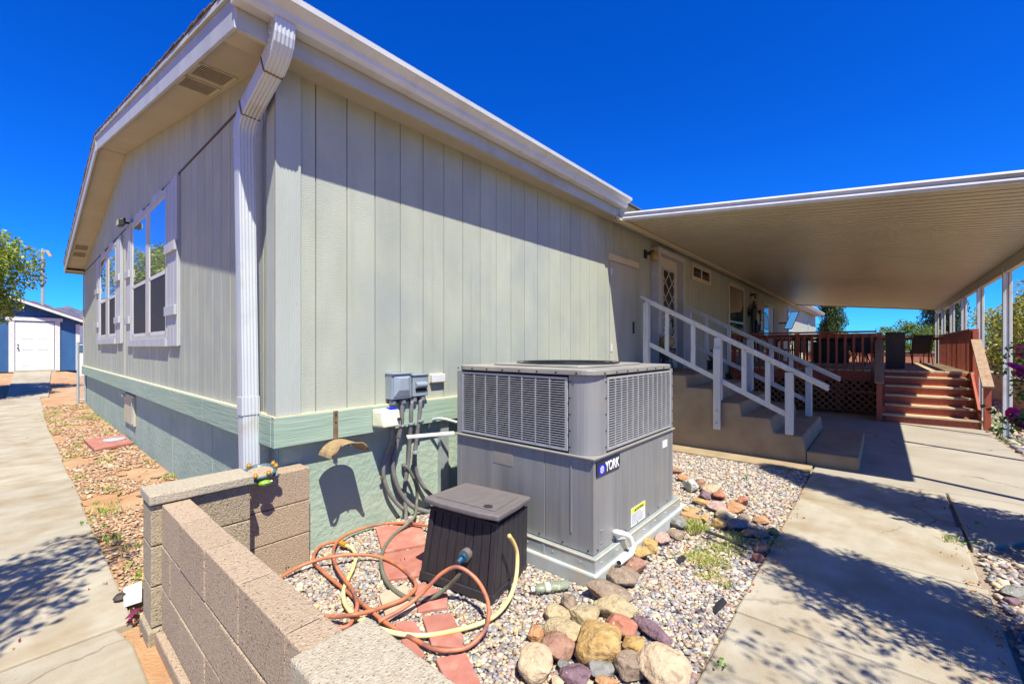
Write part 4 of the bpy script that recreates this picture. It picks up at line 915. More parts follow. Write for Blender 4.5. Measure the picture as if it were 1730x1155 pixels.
MB().add([(2.03,WY-.165,1.0045),(2.10,WY-.165,1.0045),(2.10,WY-.09,1.012),(2.03,WY-.09,1.012)], [(0,1,2,3)]).build('sticker', M['badge_blue'], e4)
MB().tube([(2.085, WY-.19, .925), (2.085, WY-.215, .925)], .012, 10).build('knob', M['black'], e4)
MB().tube(catmull([(2.085, WY-.21, .925), (2.14, WY-.16, .90), (2.17, WY-.1, .83), (2.15, WY-.05, .78)], 5), .003, 5).build('wire', M['black'], e4)
conduit(wallpath([(180, 480, WY-.10), (172, 540, WY-.09), (165, 600, WY-.06), (140, 680, WY-.0), (118, 760, SK-.04), (118, 850, SK-.04), (150, 950, SK-.05), (200, 1020, SK-.06), (255, 1075, SK-.08)]), .017, 'conduit', e4)
p = PY(*cr(115, 848), SK-.04); MB().tube([p-Vector((.03, .01, 0)), p+Vector((.02, .01, 0))], .012, 8).build('valve', M['brass'], e4)
# white channel from unit to wall and its post
u = thing('drain_channel', 'white painted horizontal channel between the conduits and the unit', 'pipe', (2.4, 2.95, .78))
a, b = PY(687, 738, 2.98), PY(768, 731, 2.80)
MB().beam(a, b, .06, .022).build('channel', M['white_wood'], u, bevel=.004)
MB().tube(catmull([(2.75, 3.0, .80), (2.62, 3.12, .85), (2.56, 3.2, .83), (2.56, 3.24, .76)], 4), .014, 8).build('pipe', M['galv'], u, smooth=True)
u = MB().box(2.70, 2.80, SK-.05, SK-.001, .02, .80).build('metal_chase', M['galv'], None, bevel=.003); tag(u, 'narrow galvanised cover strip on the skirting behind the unit', 'metal cover')
# hose hanger
hg = thing('hose_hanger', 'rusty curved metal hose hanger screwed to the green trim board', 'hose hanger', (1.62, WY-.045, .9))
MB().box(1.60, 1.635, WY-.056, WY-.046, .80, 1.03).build('mount_bar', M['rust'], hg, bevel=.002)
for z in (.99, .93): MB().box(1.612, 1.622, WY-.0575, WY-.0555, z, z+.02).build('slot', M['dark'], hg)
n = 14; R_ = .15
def saddle(y0, y1):
    A = [];
    for k in range(n+1):
        a = math.pi*(.08+.84*k/n); A.append((1.62-R_*math.cos(a), R_*math.sin(a)*.80-.02))
    vs = [(x, y0, .715+z) for x, z in A]+[(x, y1, .715+z) for x, z in A]+[(x, y0, .711+z) for x, z in A]+[(x, y1, .711+z) for x, z in A]
    k = n+1; fs = []
    for i in range(n): fs += [(i, i+1, k+i+1, k+i), (2*k+i+1, 2*k+i, 3*k+i, 3*k+i+1), (i+1, i, 2*k+i, 2*k+i+1), (k+i, k+i+1, 3*k+i+1, 3*k+i)]
    return MB().add(vs, fs)
ys0, ys1 = WY-.27, WY-.07
for k in range(7):
    w_ = (ys1-ys0)/7; saddle(ys0+k*w_, ys0+(k+1)*w_-.0004).build('saddle_strip', M['rust_ribs'], hg)
for s in (-1, 1):
    saddle_ = MB().tube(catmull([(1.62+s*.06, ys0+.02, .80), (1.62+s*.09, ys0-.01, .80), (1.62+s*.12, ys0-.02, .77), (1.62+s*.14, ys0, .74)], 4), .008, 6).build('hook', M['rust'], hg)
MB().tube([(1.62, WY-.05, .80), (1.62, ys0, .80)], .008, 6).build('arm', M['rust'], hg)

# turtle dish on the tan blocks
td = thing('turtle_dish', 'blue mosaic turtle dish with small yellow frogs round its rim', 'garden dish', (1.06, 3.10, .66))
tl = Matrix.Scale(.86, 3) @ Matrix.Rotation(math.radians(-7), 3, 'Y') @ Matrix.Rotation(math.radians(10), 3, 'X')
m = MB().lathe([(.05, 0), (.09, .012), (.118, .045), (.122, .055), (.116, .062), (.100, .058), (.092, .045), (.0, .040)], n=28); m.v = [tuple(tl@Vector(v)) for v in m.v]
m.build('bowl', M['dish_blue'], td, local=True, smooth=True)
m = MB().lathe([(0, .047), (.092, .0475), (.0925, .048), (0, .0485)], n=24); m.v = [tuple(tl@Vector(v)) for v in m.v]; m.build('sand', M['block_tan'], td, local=True)
for k, a in enumerate((-2.6, -2.15, -1.35, -.25, .25, 1.9)):
    c = tl@Vector((.112*math.cos(a), .112*math.sin(a), .07))
    f_ = MB().lathe([(.008, -.012), (.014, -.006), (.015, .004), (.009, .013), (.003, .016)], c, 10).lathe([(.002, .012), (.005, .016), (.002, .021)], c+Vector((.006, -.004, 0)), 8).lathe([(.002, .012), (.005, .016), (.002, .021)], c+Vector((-.006, -.004, 0)), 8)
    f_.build('frog', M['yellow'], td, local=True, smooth=True)
c = tl@Vector((-.01, -.125, .012))
MB().lathe([(.004, -.02), (.020, -.012), (.024, 0), (.018, .012), (.004, .018)], c, 14, 1.7, 1).build('head', M['green_gl'], td, local=True, smooth=True)
MB().lathe([(.002, -.006), (.007, 0), (.002, .006)], c+Vector((.035, -.012, .006)), 8).lathe([(.002, -.006), (.007, 0), (.002, .006)], c+Vector((.0, -.022, .006)), 8).build('eye', M['white_print'], td, local=True)
for a in (-2.3, -.7, .7, 2.3):
    q = tl@Vector((.12*math.cos(a), .12*math.sin(a), .02)); MB().lathe([(.003, -.01), (.022, 0), (.003, .01)], q, 10, 1.3, 1).build('flipper', M['dish_blue'], td, local=True, smooth=True)

# ================================================================== hose storage box (tilted on the gravel)
hb = thing('hose_box', 'dark brown resin hose reel box with panelled front and tilted grey-brown lid', 'storage box', (1.80, 2.02, .0), math.radians(-76.5))
# local: x along the front (towards photo right), -y... front faces local -y
hb.rotation_euler = (math.radians(-2), math.radians(2.5), math.radians(-76.5))
fw, fd, hh = .53, .47, .46
def taper(x0, x1, y0, y1, z0, z1, k):
    m = MB().box(x0, x1, y0, y1, z0, z1); return m
def tp(v):   # narrow towards the top and pull the front back
    x, y, z = v; s = 1-.07*z/hh; return (x*s, (y-fd)*(1-.10*z/hh)+fd, z)
def tb_(m, nm, mt, bev=.004):
    m.v = [tp(v) for v in m.v]; return m.build(nm, M[mt], hb, bevel=bev, local=True)
tb_(MB().box(-fw/2+.008, fw/2-.008, .008, fd-.008, .01, hh), 'inner_wall', 'resin', 0)
tb_(MB().box(-fw/2-.012, fw/2+.012, -.012, fd+.01, 0, .05), 'base_band', 'resin')
npl = 7; pw = (fw-.08)/npl
for k in range(npl): tb_(MB().box(-fw/2+.04+k*pw+.003, -fw/2+.04+(k+1)*pw-.003, -.0, .009, .052, hh-.02), 'front_plank', 'resin', .002)
for x0 in (-fw/2-.006, fw/2-.034): tb_(MB().box(x0, x0+.04, -.008, .012, .05, hh), 'corner_stile', 'resin')
tb_(MB().box(-fw/2+.035, fw/2-.035, -.006, .01, hh-.02, hh+.0), 'top_band', 'resin', .002)
for s in (-1, 1):
    for k in range(6):
        x0 = s*fw/2; y0 = .02+k*.078; tb_(MB().box(x0-.003, x0+.006*s, y0, y0+.07, .052, hh-.02), 'side_plank', 'resin', .002)
lx = fw/2*.93+.035
lid_ = MB().prism([(-lx, -.0), (-lx*.5, -.025), (lx*.5, -.025), (lx, -.0), (lx*1.0, fd*.6), (lx*.96, fd+.02), (-lx*.96, fd+.02)], .0, .038)
lid_.v = [(a, b, c+hh+.008+.02*(1-b/fd)) for a, b, c in lid_.v]
lo = lid_.build('lid', M['resin_lid'], hb, bevel=.012, local=True, seg=3)
m = MB().prism([(-lx*.8, .05), (lx*.8, .05), (lx*.74, fd*.88), (-lx*.74, fd*.88)], .038, .044); m.v = [(a, b, c+hh+.008+.02*(1-b/fd)) for a, b, c in m.v]; m.build('lid_panel', M['resin_lid'], lo, bevel=.004, local=True)
m = MB().lathe([(.03, 0), (.03, .004), (.025, .004)], (lx*.55, .09, hh+.068), 12); m.build('lid_latch', M['resin'], lo, local=True)
u = MB().tube([(.06, .035, .235), (.06, -.012, .232)], .038, 16).build('hose_port', M['resin_lid'], hb, local=True)
MB().tube([(.06, -.012, .232), (.06, -.035, .228)], .028, 12).tube([(.06, -.035, .228), (.055, -.065, .215)], .017, 10).build('fitting', M['blue_metal'], u, local=True)

# ================================================================== hoses
c6 = lambda x, y: (440+x/3.254, 800+y/3.254)
def hpath(l):
    out = []
    for q in l:
        z = q[2] if len(q) > 2 else .018
        out.append(G(*c6(q[0], q[1]), z))
    return out
def hose(nm, l, r, mat, label, group=None):
    pts = hpath(l) if not isinstance(l[0], Vector) else l
    o = MB().tube(catmull(pts, 7), r, 10).build(nm, M[mat], None, smooth=True); tag(o, label, 'garden hose', group); return o
hose('garden_hose', [(425, 370, .04), (340, 392), (297, 440), (300, 492), (400, 585), (500, 665), (600, 745, .03), (700, 825), (850, 910), (950, 960), (1050, 970), (1150, 945), (1230, 862, .05), (1256, 770, .08), (1240, 670, .13), (1180, 572, .19), (1085, 512, .24), (1000, 545, .20), (930, 612, .14), (870, 672, .09), (780, 742, .05), (650, 812, .03)], .0115, 'hose_o', 'orange hose looping up in front of the dark hose box')
hose('garden_hose', [(945, 292, .05), (850, 275, .04), (700, 272, .03), (560, 300, .03), (445, 352, .035), (403, 412, .04), (408, 485, .05), (450, 562, .05), (508, 640, .045), (532, 720, .045), (510, 790, .03), (480, 835, .02), (405, 852, .02)], .0115, 'hose_o', 'orange hose from behind the box bending down past the pink paver edge')
hose('garden_hose', [(95, 580, .02), (200, 517, .03), (300, 478, .045), (400, 455, .065), (520, 443, .05), (650, 455, .03), (750, 500, .02), (830, 568, .02), (855, 622, .02), (800, 680, .03), (700, 722, .03), (600, 755, .05), (500, 775, .06), (400, 785, .03), (305, 770, .02)], .0115, 'hose_o', 'orange hose making the wide loop over the gravel beside the block wall')
y_ = hose('garden_hose', [(450, 385, .03), (500, 407, .02), (525, 452, .018), (508, 520, .018), (480, 580, .018), (457, 640, .018), (462, 705, .018), (500, 762, .018), (545, 800, .018), (640, 845, .018), (760, 878, .018), (900, 888, .018), (1050, 865, .018), (1200, 825, .02), (1300, 770, .035), (1370, 680, .07), (1405, 570, .14), (1412, 450, .24), (1395, 385, .32), (1366, 338, .39)], .0125, 'hose_y', 'yellow hose curving out of the lid of the dark hose box')
p = hpath([(452, 384, .03), (470, 392, .03)]); MB().tube([p[0]-(p[1]-p[0])*.6, p[1]], .019, 10).build('coupling', M['yellow'], y_)
gp = [PY(683, 786, SK-.05), PY(690, 792, SK-.07), PY(698, 806, SK-.08), PY(704, 826, SK-.09), PY(704, 850, SK-.10)] + hpath([(848, 230, .10), (800, 280, .05), (740, 330, .02), (690, 390), (665, 450), (667, 520), (700, 600), (770, 662), (850, 692), (950, 675, .03), (1030, 620, .09), (1075, 575, .16), (1105, 535, .21)])
o = hose('garden_hose', gp, .0135, 'hose_g', 'grey-green hose running from the wall tap to the box fitting')
MB().tube([PY(683, 786, SK-.05), PY(681, 784, SK-.0)], .016, 8).build('tap', M['conduit'], o)

# ================================================================== pavers
def paver(q, lb, mat='paver'):
    P = [G(*c6(a, b), .012) for a, b in q]
    ar = sum(P[i].x*P[(i+1) % len(P)].y-P[(i+1) % len(P)].x*P[i].y for i in range(len(P)))
    if ar < 0: P = P[::-1]
    o = MB().prism([(p.x, p.y) for p in P], -.04, .008+rnd.uniform(0, .006)).build('paver', M[mat], None, bevel=.006); tag(o, lb, 'paver', 'red pavers in the gravel bed'); return o
paver([(632, 292), (882, 262), (918, 380), (670, 428)], 'red paver nearest the green skirting')
paver([(672, 440), (908, 396), (920, 548), (672, 578)], 'red paver left of the hose box, second from the skirting')
paver([(650, 655), (790, 600), (865, 735), (690, 785)], 'tan paver under the orange hose loop', 'paver_tan')
paver([(842, 612), (890, 594), (1030, 655), (1028, 725), (865, 752)], 'red paver tucked under the front of the hose box')
paver([(735, 812), (845, 798), (890, 870), (780, 890), (760, 860)], 'small reddish paver under the yellow hose')
paver([(888, 782), (1045, 755), (1115, 885), (1112, 955), (940, 935)], 'tan-red paver between hose box and capped wall, crossed by the yellow hose')
paver([(770, 905), (830, 890), (905, 985), (880, 1010), (800, 960)], 'narrow red paver beside the foreground cap block')
paver([(962, 1008), (1130, 978), (1220, 1160), (1215, 1230), (1060, 1230)], 'red paver lowest in the photo with a pebble on it')

# bottle and plastic scraps
a, b = G(897, 995, .03), G(961, 986, .03); d_ = (b-a); L_ = d_.length; bt = thing('plastic_bottle', 'crushed clear plastic bottle lying on the gravel by the round rocks', 'bottle', a)
ax = d_.normalized()
def lath_ax(prof, n=14):
    sd = Vector((-ax.y, ax.x, 0)); up = Vector((0, 0, 1)); vs = []
    for r, t in prof: vs += [tuple(ax*t+sd*r*math.cos(k*2*math.pi/n)+up*r*.8*math.sin(k*2*math.pi/n)) for k in range(n)]
    m = len(prof); fs = [(i*n+k, i*n+(k+1) % n, (i+1)*n+(k+1) % n, (i+1)*n+k) for i in range(m-1) for k in range(n)]+[list(range(n))[::-1], [(m-1)*n+k for k in range(n)]]
    return MB().add(vs, fs)
lath_ax([(.015, .022), (.028, .05), (.032, .07), (.029, .09), (.032, .11), (.029, .13), (.032, .15), (.031, L_-.01), (.024, L_)]).build('body', M['glass_clear'], bt, smooth=True, local=True)
lath_ax([(.016, 0), (.017, .004), (.017, .022)]).build('cap', M['white_print'], bt, local=True)
lath_ax([(.0322, .09), (.0322, .12)]).build('label_band', pm('paper_label', (.6,.64,.5), (.66,.7,.56), 9, .5, 0), bt, local=True)
for (px, py, w, lb) in ((1215, 1024, .06, 'folded black plastic scrap on the gravel beside the walkway'), (1150, 946, .035, 'flat black plastic scrap on the gravel below the grass tuft')):
    p = G(px, py, .0); o = MB().add([(p.x-w*1.5, p.y-.008, .004), (p.x+w, p.y-.03, .008), (p.x+w*1.3, p.y+.0, .022), (p.x-.01, p.y+.02, .018), (p.x-w, p.y+.012, .006), (p.x-.1*w, p.y-.008, .026)], [(0,1,5),(1,2,5),(2,3,5),(3,4,5),(4,0,5)]).build('plastic_scrap', M['black']); tag(o, lb, 'scrap')
g_ = thing('garden_stake', 'dark green garden stake lying across the rocks and grass', 'stake', G(1230, 910, .03))
MB().tube([G(1192, 897, .05), G(1225, 908, .05), G(1262, 927, .02)], .012, 6).build('rod', plain('green_rod', (.02,.045,.02), .5), g_)

# ================================================================== rocks
from mathutils import noise as mn
def rockmesh(seed, ang):
    r = random.Random(seed); bm = bmesh.new(); bmesh.ops.create_icosphere(bm, subdivisions=4 if ang < .5 else 4, radius=1)
    planes = [(Vector((r.gauss(0, 1), r.gauss(0, 1), r.gauss(0, .8))).normalized(), r.uniform(.48, .78) if ang > .5 else r.uniform(.64, .90)) for _ in range(9 if ang > .5 else 10)]
    off = Vector((r.uniform(0, 50), 0, 0))
    for v in bm.verts:
        p = v.co*(1+.16*mn.noise(v.co*1.1+off)*2)
        for n_, d in planes:
            k = p.dot(n_)-d
            if k > 0: p -= n_*k*(.96 if ang > .5 else .85)
        p += v.co*(.035*mn.noise(p*4+off)+.018*mn.noise(p*11+off)); v.co = p
    me = bpy.data.meshes.new('rock'); bm.to_mesh(me); bm.free(); me.shade_smooth(); return me
RN = [0]
def rock(cx, cy, w, h, col, lb, ang=0, rot=None, flat=None, z=0, grp='loose rocks in the gravel bed'):
    """cx,cy,w,h in full photo pixels (centre, extent)"""
    RN[0] += 1; p = G(cx, cy+h*.28, 0)
    t = (Vector((p.x, p.y)).dot(Vector((cn, sn)))); W_ = w*t/F_
    me = rockmesh(100+RN[0], ang); me.materials.append(M['rock_'+col])
    o = bpy.data.objects.new('rock', me); C.objects.link(o)
    tilt = math.atan2(EYE, p.length)       # looking-down angle
    # visible height h mixes depth and thickness
    hh_ = h*t/F_; thick = flat if flat else min(.75*W_, max((.46 if ang else .36)*W_, hh_*.66)); dep = max(.45*W_, min(1.15*W_, (hh_-thick*math.cos(tilt)*.5)/max(.3, math.sin(tilt))))
    o.scale = (W_*.56, dep*.56, thick*.62); az = math.atan2(p.y, p.x)-math.pi/2
    o.rotation_euler = (random.Random(RN[0]).uniform(-.12, .12), random.Random(RN[0]+9).uniform(-.12, .12), az if rot is None else az+rot)
    o.location = (p.x, p.y, z+thick*.36)
    tag(o, lb, 'rock', grp); return o
q7 = lambda x, y: (860+x/2.783, 740+y/2.783)
R7 = [ # crop coords x,y,w,h
 (283,765,80,90,'brown','small round brown rock beside the clear bottle',0), (222,820,125,75,'tan','tan rock left of the pale rock, below the round brown one',0),
 (355,820,148,100,'tan','pale tan rock between the bottle and the red rock',0), (262,900,175,115,'tan','greyish tan rock behind the big golden boulder',0),
 (490,790,195,92,'tan','flat tan rock above the red rock',0), (460,722,205,85,'brown','flat brown rock between pad corner and flat tan rock',0),
 (520,635,155,95,'brown','rounded grey-brown rock under the drain pipe mouth',0), (520,872,148,100,'red','bright red rock beside the golden boulder',0),
 (432,955,205,200,'gold','large golden boulder in the middle of the rock pile',0), (125,910,76,88,'orange','small orange-brown egg-shaped rock at the left of the pile',0),
 (228,975,145,120,'redbrown','reddish brown rock left of the golden boulder',0), (345,997,86,60,'pink','small pink rock below the golden boulder',0),
 (130,1042,158,160,'pale','pale peach boulder at the lower left of the pile',0), (590,967,118,88,'gold','ochre rock right of the golden boulder',0),
 (728,1082,215,185,'pale','large pale peach boulder at the lower right of the pile',0), (560,1062,130,140,'brown','brown rock with pale veins left of the large peach boulder',1),
 (332,1100,150,110,'purple','dark purple white-veined rock at the bottom edge of the photo',1), (422,1078,125,80,'grey','dark grey-brown rock behind the purple veined one',0),
 (256,1065,60,62,'grey','small grey rock beside the pale peach boulder',0), (225,1142,62,50,'pale','small peach rock at the bottom edge of the photo',0),
 (455,1145,112,55,'orange','orange rock cut by the bottom edge of the photo',0), (590,592,110,75,'redbrown','flat purple-red rock right of the drain pipe',1),
 (624,538,88,52,'gold','small gold rock behind the purple-red one',1), (662,495,112,70,'gold','golden angular rock beside the metal curb',1),
 (722,470,82,62,'pink','pinkish brown angular rock by the curb, left of a brown one',1), (787,450,76,52,'brown','brown angular rock beside the grass tuft',1),
 (800,393,80,62,'grey','dark grey rock by the far corner of the pad',0), (845,345,92,56,'gold','gold angular rock leaning near the pad end',1),
 (858,382,112,46,'orange','long orange rock behind the grass tuft',1), (917,375,52,52,'gold','small gold block right of the long orange rock',1),
 (985,392,76,62,'gold','gold and brown wedge rock next to the blue-grey one',1), (1070,402,108,68,'blue','smooth blue-grey rock in the row of angular rocks',0),
 (1008,357,80,46,'tan','grey-tan rock behind the gold wedge',0), (1062,325,84,52,'orange','orange rock above the blue-grey one',1),
 (978,317,86,62,'pink','pink-brown rock left of the orange one',1), (905,296,66,46,'gold','yellow rock below the split rock',1),
 (860,222,82,76,'white','split rock with a pale greenish white face',1), (952,238,102,60,'pale','pale pink rock right of the split rock',1),
 (988,268,68,42,'red','red block-shaped rock on the pale pink one',1), (1102,292,62,46,'red','red-orange rock standing alone on the gravel',1),
 (897,214,54,52,'redbrown','pink-brown rock right behind the split rock',1), (920,263,60,44,'purple','dark purple rock at the foot of the pale pink one',1),
 (820,185,56,42,'orange','orange rock nearest the far corner of the unit',1), (1122,440,58,40,'orange','orange rock right of the blue-grey one',1),
 (1178,447,78,42,'brown','flat brown rock near the walkway edge',0), (1188,386,72,26,'orange','flat orange stone above the walkway-side rocks',0),
 (1242,435,50,34,'olive','olive stone touching the walkway',0), (1187,512,74,46,'redbrown','red-brown rock at the end of the dark stake',1),
 (787,152,42,42,'redbrown','reddish rock just behind the unit corner',1), (1172,562,64,30,'red','flat red chip below the dark stake',1), (1040,360,42,36,'white','whitish stone between tan and orange rocks',0),
 (1100,375,60,30,'brown','brown stone behind the blue-grey rock',0), (940,330,0,0,None,None,0)]
for x, y, w, h, c_, lb, an in R7:
    if c_: px, py = q7(x, y); rock(px, py, w/2.783, h/2.783, c_, lb, an)
o = rock(*q7(680, 915), 200/2.783, 44/2.783, 'purple', 'long dark purple slab stone lying diagonally on the gravel', 1)
p, q = G(*q7(600, 845), .02), G(*q7(765, 985), .02); o.location = (p+q)/2; o.rotation_euler = (0, 0, math.atan2((q-p).y, (q-p).x)); o.scale = ((q-p).length*.62, .045, .035)
RR = [(4.05, -.64, .16, .10, .05, 'grey', 'grey-tan rock at the right edge beside the walkway', 0), (3.86, -.78, .26, .15, .10, 'pink', 'large pink white-veined rock right of the walkway', 1), (3.90, -.60, .12, .07, .035, 'purple', 'flat purple stone under the grey-tan one', 1),
      (3.62, -.64, .22, .10, .035, 'redbrown', 'flat mauve rock right of the walkway', 1), (3.42, -.70, .24, .13, .07, 'brown', 'brown slab rock in leaf shade right of the walkway', 1), (3.15, -.66, .12, .09, .06, 'redbrown', 'small red-brown stone in the shade beside the walkway edge', 1)]
for x, y, a_, b_, c_, m_, lb, an in RR:
    RN[0] += 1; me = rockmesh(300+RN[0], an); me.materials.append(M['rock_'+m_]); o = bpy.data.objects.new('rock', me); C.objects.link(o)
    o.location = (x, y, c_*.4-.02); o.scale = (a_*.6, b_*.6, c_*.8); o.rotation_euler = (0, .08, rnd.uniform(-1, 1)*.4-.5); tag(o, lb, 'rock', 'rocks right of the walkway')

# ================================================================== gravel
ico = bmesh.new(); bmesh.ops.create_icosphere(ico, subdivisions=1, radius=1)
IV = np.array([v.co[:] for v in ico.verts]); IF = np.array([[v.index for v in f.verts] for f in ico.faces]); ico.free()
PAL = np.array([(.56,.45,.33),(.60,.50,.38),(.42,.32,.25),(.34,.31,.31),(.27,.28,.32),(.50,.37,.27),(.60,.54,.45),(.32,.26,.26),(.58,.44,.26),(.40,.25,.19),(.34,.34,.30),(.58,.48,.36),(.22,.20,.22),(.50,.40,.36)])
def pebbles(name, pts, size, mat, flat=.6, pal=PAL, seed=1, zb=-.022, tilt=.35, elong=.35, label=None, cat=None):
    g = np.random.default_rng(seed); n = len(pts)
    V = np.repeat(IV[None], n, 0)*(1+g.uniform(-.22, .22, (n, 12, 1)))
    s = size*np.clip(g.lognormal(0, .28, (n, 1, 1)), .55, 2.0)/2; sc = np.ones((n, 1, 3)); sc[:, :, 0] = 1+g.uniform(0, elong*1.6, (n, 1)); sc[:, :, 2] = flat*g.uniform(.7, 1.15, (n, 1))
    V = V*s*sc
    a = g.uniform(-tilt, tilt, n); ca, sa = np.cos(a), np.sin(a)
    x, y, z = V[..., 0].copy(), V[..., 1].copy(), V[..., 2].copy()
    x, z = x*ca[:, None]-z*sa[:, None], x*sa[:, None]+z*ca[:, None]
    b = g.uniform(0, 6.283, n); cb_, sb_ = np.cos(b), np.sin(b)
    x, y = x*cb_[:, None]-y*sb_[:, None], x*sb_[:, None]+y*cb_[:, None]
    zz = zb+g.uniform(0, size*.45, n)
    V = np.stack([x+pts[:, 0:1], y+pts[:, 1:2], z+zz[:, None]+pts[:, 2:3]], -1).reshape(-1, 3)
    Fc = (IF[None]+12*np.arange(n)[:, None, None]).reshape(-1, 3)
    col = .88*pal[g.integers(0, len(pal), n)]*g.uniform(.75, 1.25, (n, 1)); col = np.repeat(col, 12, 0)
    o = arr_mesh(name, V, Fc, mat, np.clip(col, 0, .8), smooth=True); tag(o, label, cat, None, 'stuff'); return o
def scatter(x0, x1, y0, y1, sp, seed, keep=lambda x, y: np.ones_like(x, bool)):
    g = np.random.default_rng(seed); nx = int((x1-x0)/sp); ny = int((y1-y0)/sp)
    X, Y = np.meshgrid(np.arange(nx), np.arange(ny)); X = x0+(X.ravel()+g.uniform(0, 1, X.size))*sp; Y = y0+(Y.ravel()+g.uniform(0, 1, Y.size))*sp
    k = keep(X, Y); return np.c_[X[k], Y[k], np.zeros(k.sum())]
def out_pad(x, y): return ~((x > 2.38) & (x < 4.07) & (y > 1.35) & (y < 2.81)) & ~((x < 1.40) & (y > 3.06)) & (y < 3.27)
A = scatter(.66, 3.0, .655, 3.27, .0165, 11, out_pad); B = scatter(3.0, 6.29, .655, 3.27, .0225, 12, out_pad)
pebbles('gravel', A, .023, M['gravel'], seed=2, label='mixed grey, pink and tan pebbles filling the bed round the unit', cat='gravel')
pebbles('gravel', B, .029, M['gravel'], seed=3, label='mixed pebbles between the unit and the concrete steps', cat='gravel')
kr = lambda x, y: ~((y > -.53) | ((x > 4.68) & (y > -1.05-(x-5.3)*.35) & (x < 6.4)) | ((x > 6.3) & (y > -1.5) & (x < 12.4)) )
D = scatter(2.0, 7.5, -1.9, -.52, .034, 13, kr); pebbles('gravel', D, .04, M['gravel'], seed=4, zb=-.03, label='dark mixed gravel right of the walkway', cat='gravel')
D = scatter(7.5, 19, -3.8, -1.49, .075, 14); pebbles('gravel', D, .07, M['gravel'], seed=5, zb=-.03, label='pale gravel beyond the carport posts', cat='gravel')
CH = np.array([(.52,.30,.16),(.56,.38,.23),(.50,.27,.14),(.58,.43,.28),(.54,.36,.21),(.46,.24,.14),(.60,.46,.32),(.42,.26,.18)])
def kl(x, y): 
    n_ = np.sin(x*9+y*3)+np.sin(y*2.3-x*4)+np.sin(y*5.1); return (x < 1.26) & (n_+np.sin(x*31+y*17)*.6+np.sin(x*13-y*23)*.6 > -.5) & ~((y < 3.14) & (x > .46))
E_ = scatter(.45, 1.26, 3.0, 7.5, .024, 15, kl); pebbles('stone_chips', E_, .026, M['gravel'], .35, CH, 6, -.038, .5, .5, 'pale orange flaky stone chips beside the left walkway', 'gravel')
E_ = scatter(.45, 1.26, 7.5, 16, .036, 16, kl); E_[:, 2] = [terr(0, y) for y in E_[:, 1]]; pebbles('stone_chips', E_, .040, M['gravel'], .35, CH, 7, -.04, .5, .5, 'stone chips along the far skirting', 'gravel')
# red paver with grey lid, white tile on the left strip
q = [(142, 741), (210, 733), (224, 746), (160, 758)]
P = [G(a, b, .02) for a, b in q][::-1]; o = MB().prism([(p.x, p.y) for p in P], -.03, .012).build('paver', M['paver'], None, bevel=.005); tag(o, 'red square paver on the left strip under the grey round stone', 'paver')
c = G(193, 742, .02); o = MB().lathe([(.14, .013), (.145, .02), (.14, .03), (.10, .033)], (c.x, c.y, 0), 24).build('round_stone', M['disc']); tag(o, 'flat round grey stepping stone on the red paver by the skirting', 'stepping stone')
q = [(208, 992), (240, 980), (240, 1008), (209, 1018)]
P = [G(a, b, .03) for a, b in q][::-1]; o = MB().prism([(p.x, p.y) for p in P], .0, .03).build('tile', M['tile_white'], None, bevel=.004); tag(o, 'white tile lying at the foot of the block wall corner', 'tile')
u = MB().lathe([(.02, 0), (.035, .02), (.02, .04)], tuple(G(203, 1014, 0)), 10).build('pine_cone', M['wicker']); tag(u, 'small dark pine cone beside the white tile', 'pine cone')

# ================================================================== leaves, grass and shrubs
def leafcards(centers, n_per, rad, size, cols, seed, up=.25, flatz=1., aspect=.5):
    g = np.random.default_rng(seed); c = np.repeat(np.asarray(centers), n_per, 0); n = len(c); R_ = np.repeat(np.asarray(rad).reshape(-1), n_per) if np.ndim(rad) else np.full(n, rad)
    d = g.normal(size=(n, 3)); d /= np.linalg.norm(d, axis=1)[:, None]; p = c+d*(R_*g.uniform(.35, 1, n)**.6)[:, None]*np.array([1, 1, flatz])
    a = g.normal(size=(n, 3)); a[:, 2] += up; a /= np.linalg.norm(a, axis=1)[:, None]; b = np.cross(a, g.normal(size=(n, 3))); b /= np.linalg.norm(b, axis=1)[:, None]; nn = np.cross(a, b)
    s = size*g.uniform(.6, 1.3, n)[:, None]
    V = np.stack([p-a*s*.5, p+b*s*aspect*.5+nn*s*.08, p+a*s*.5, p-b*s*aspect*.5+nn*s*.08], 1).reshape(-1, 3); Fc = np.arange(4*n).reshape(-1, 4)
    cols = np.asarray(cols); cc = cols[g.integers(0, len(cols), n)]*g.uniform(.75, 1.25, (n, 1))
    return V, Fc, np.repeat(np.clip(cc, 0, .9), 4, 0)
GREEN = [(.07,.13,.02),(.10,.17,.025),(.05,.09,.015),(.16,.22,.03),(.22,.26,.04)]
YEL = [(.30,.27,.03),(.38,.32,.05),(.16,.18,.03),(.24,.24,.03),(.09,.12,.02)]
DARK = [(.018,.035,.010),(.03,.055,.012),(.045,.08,.016),(.015,.025,.008)]
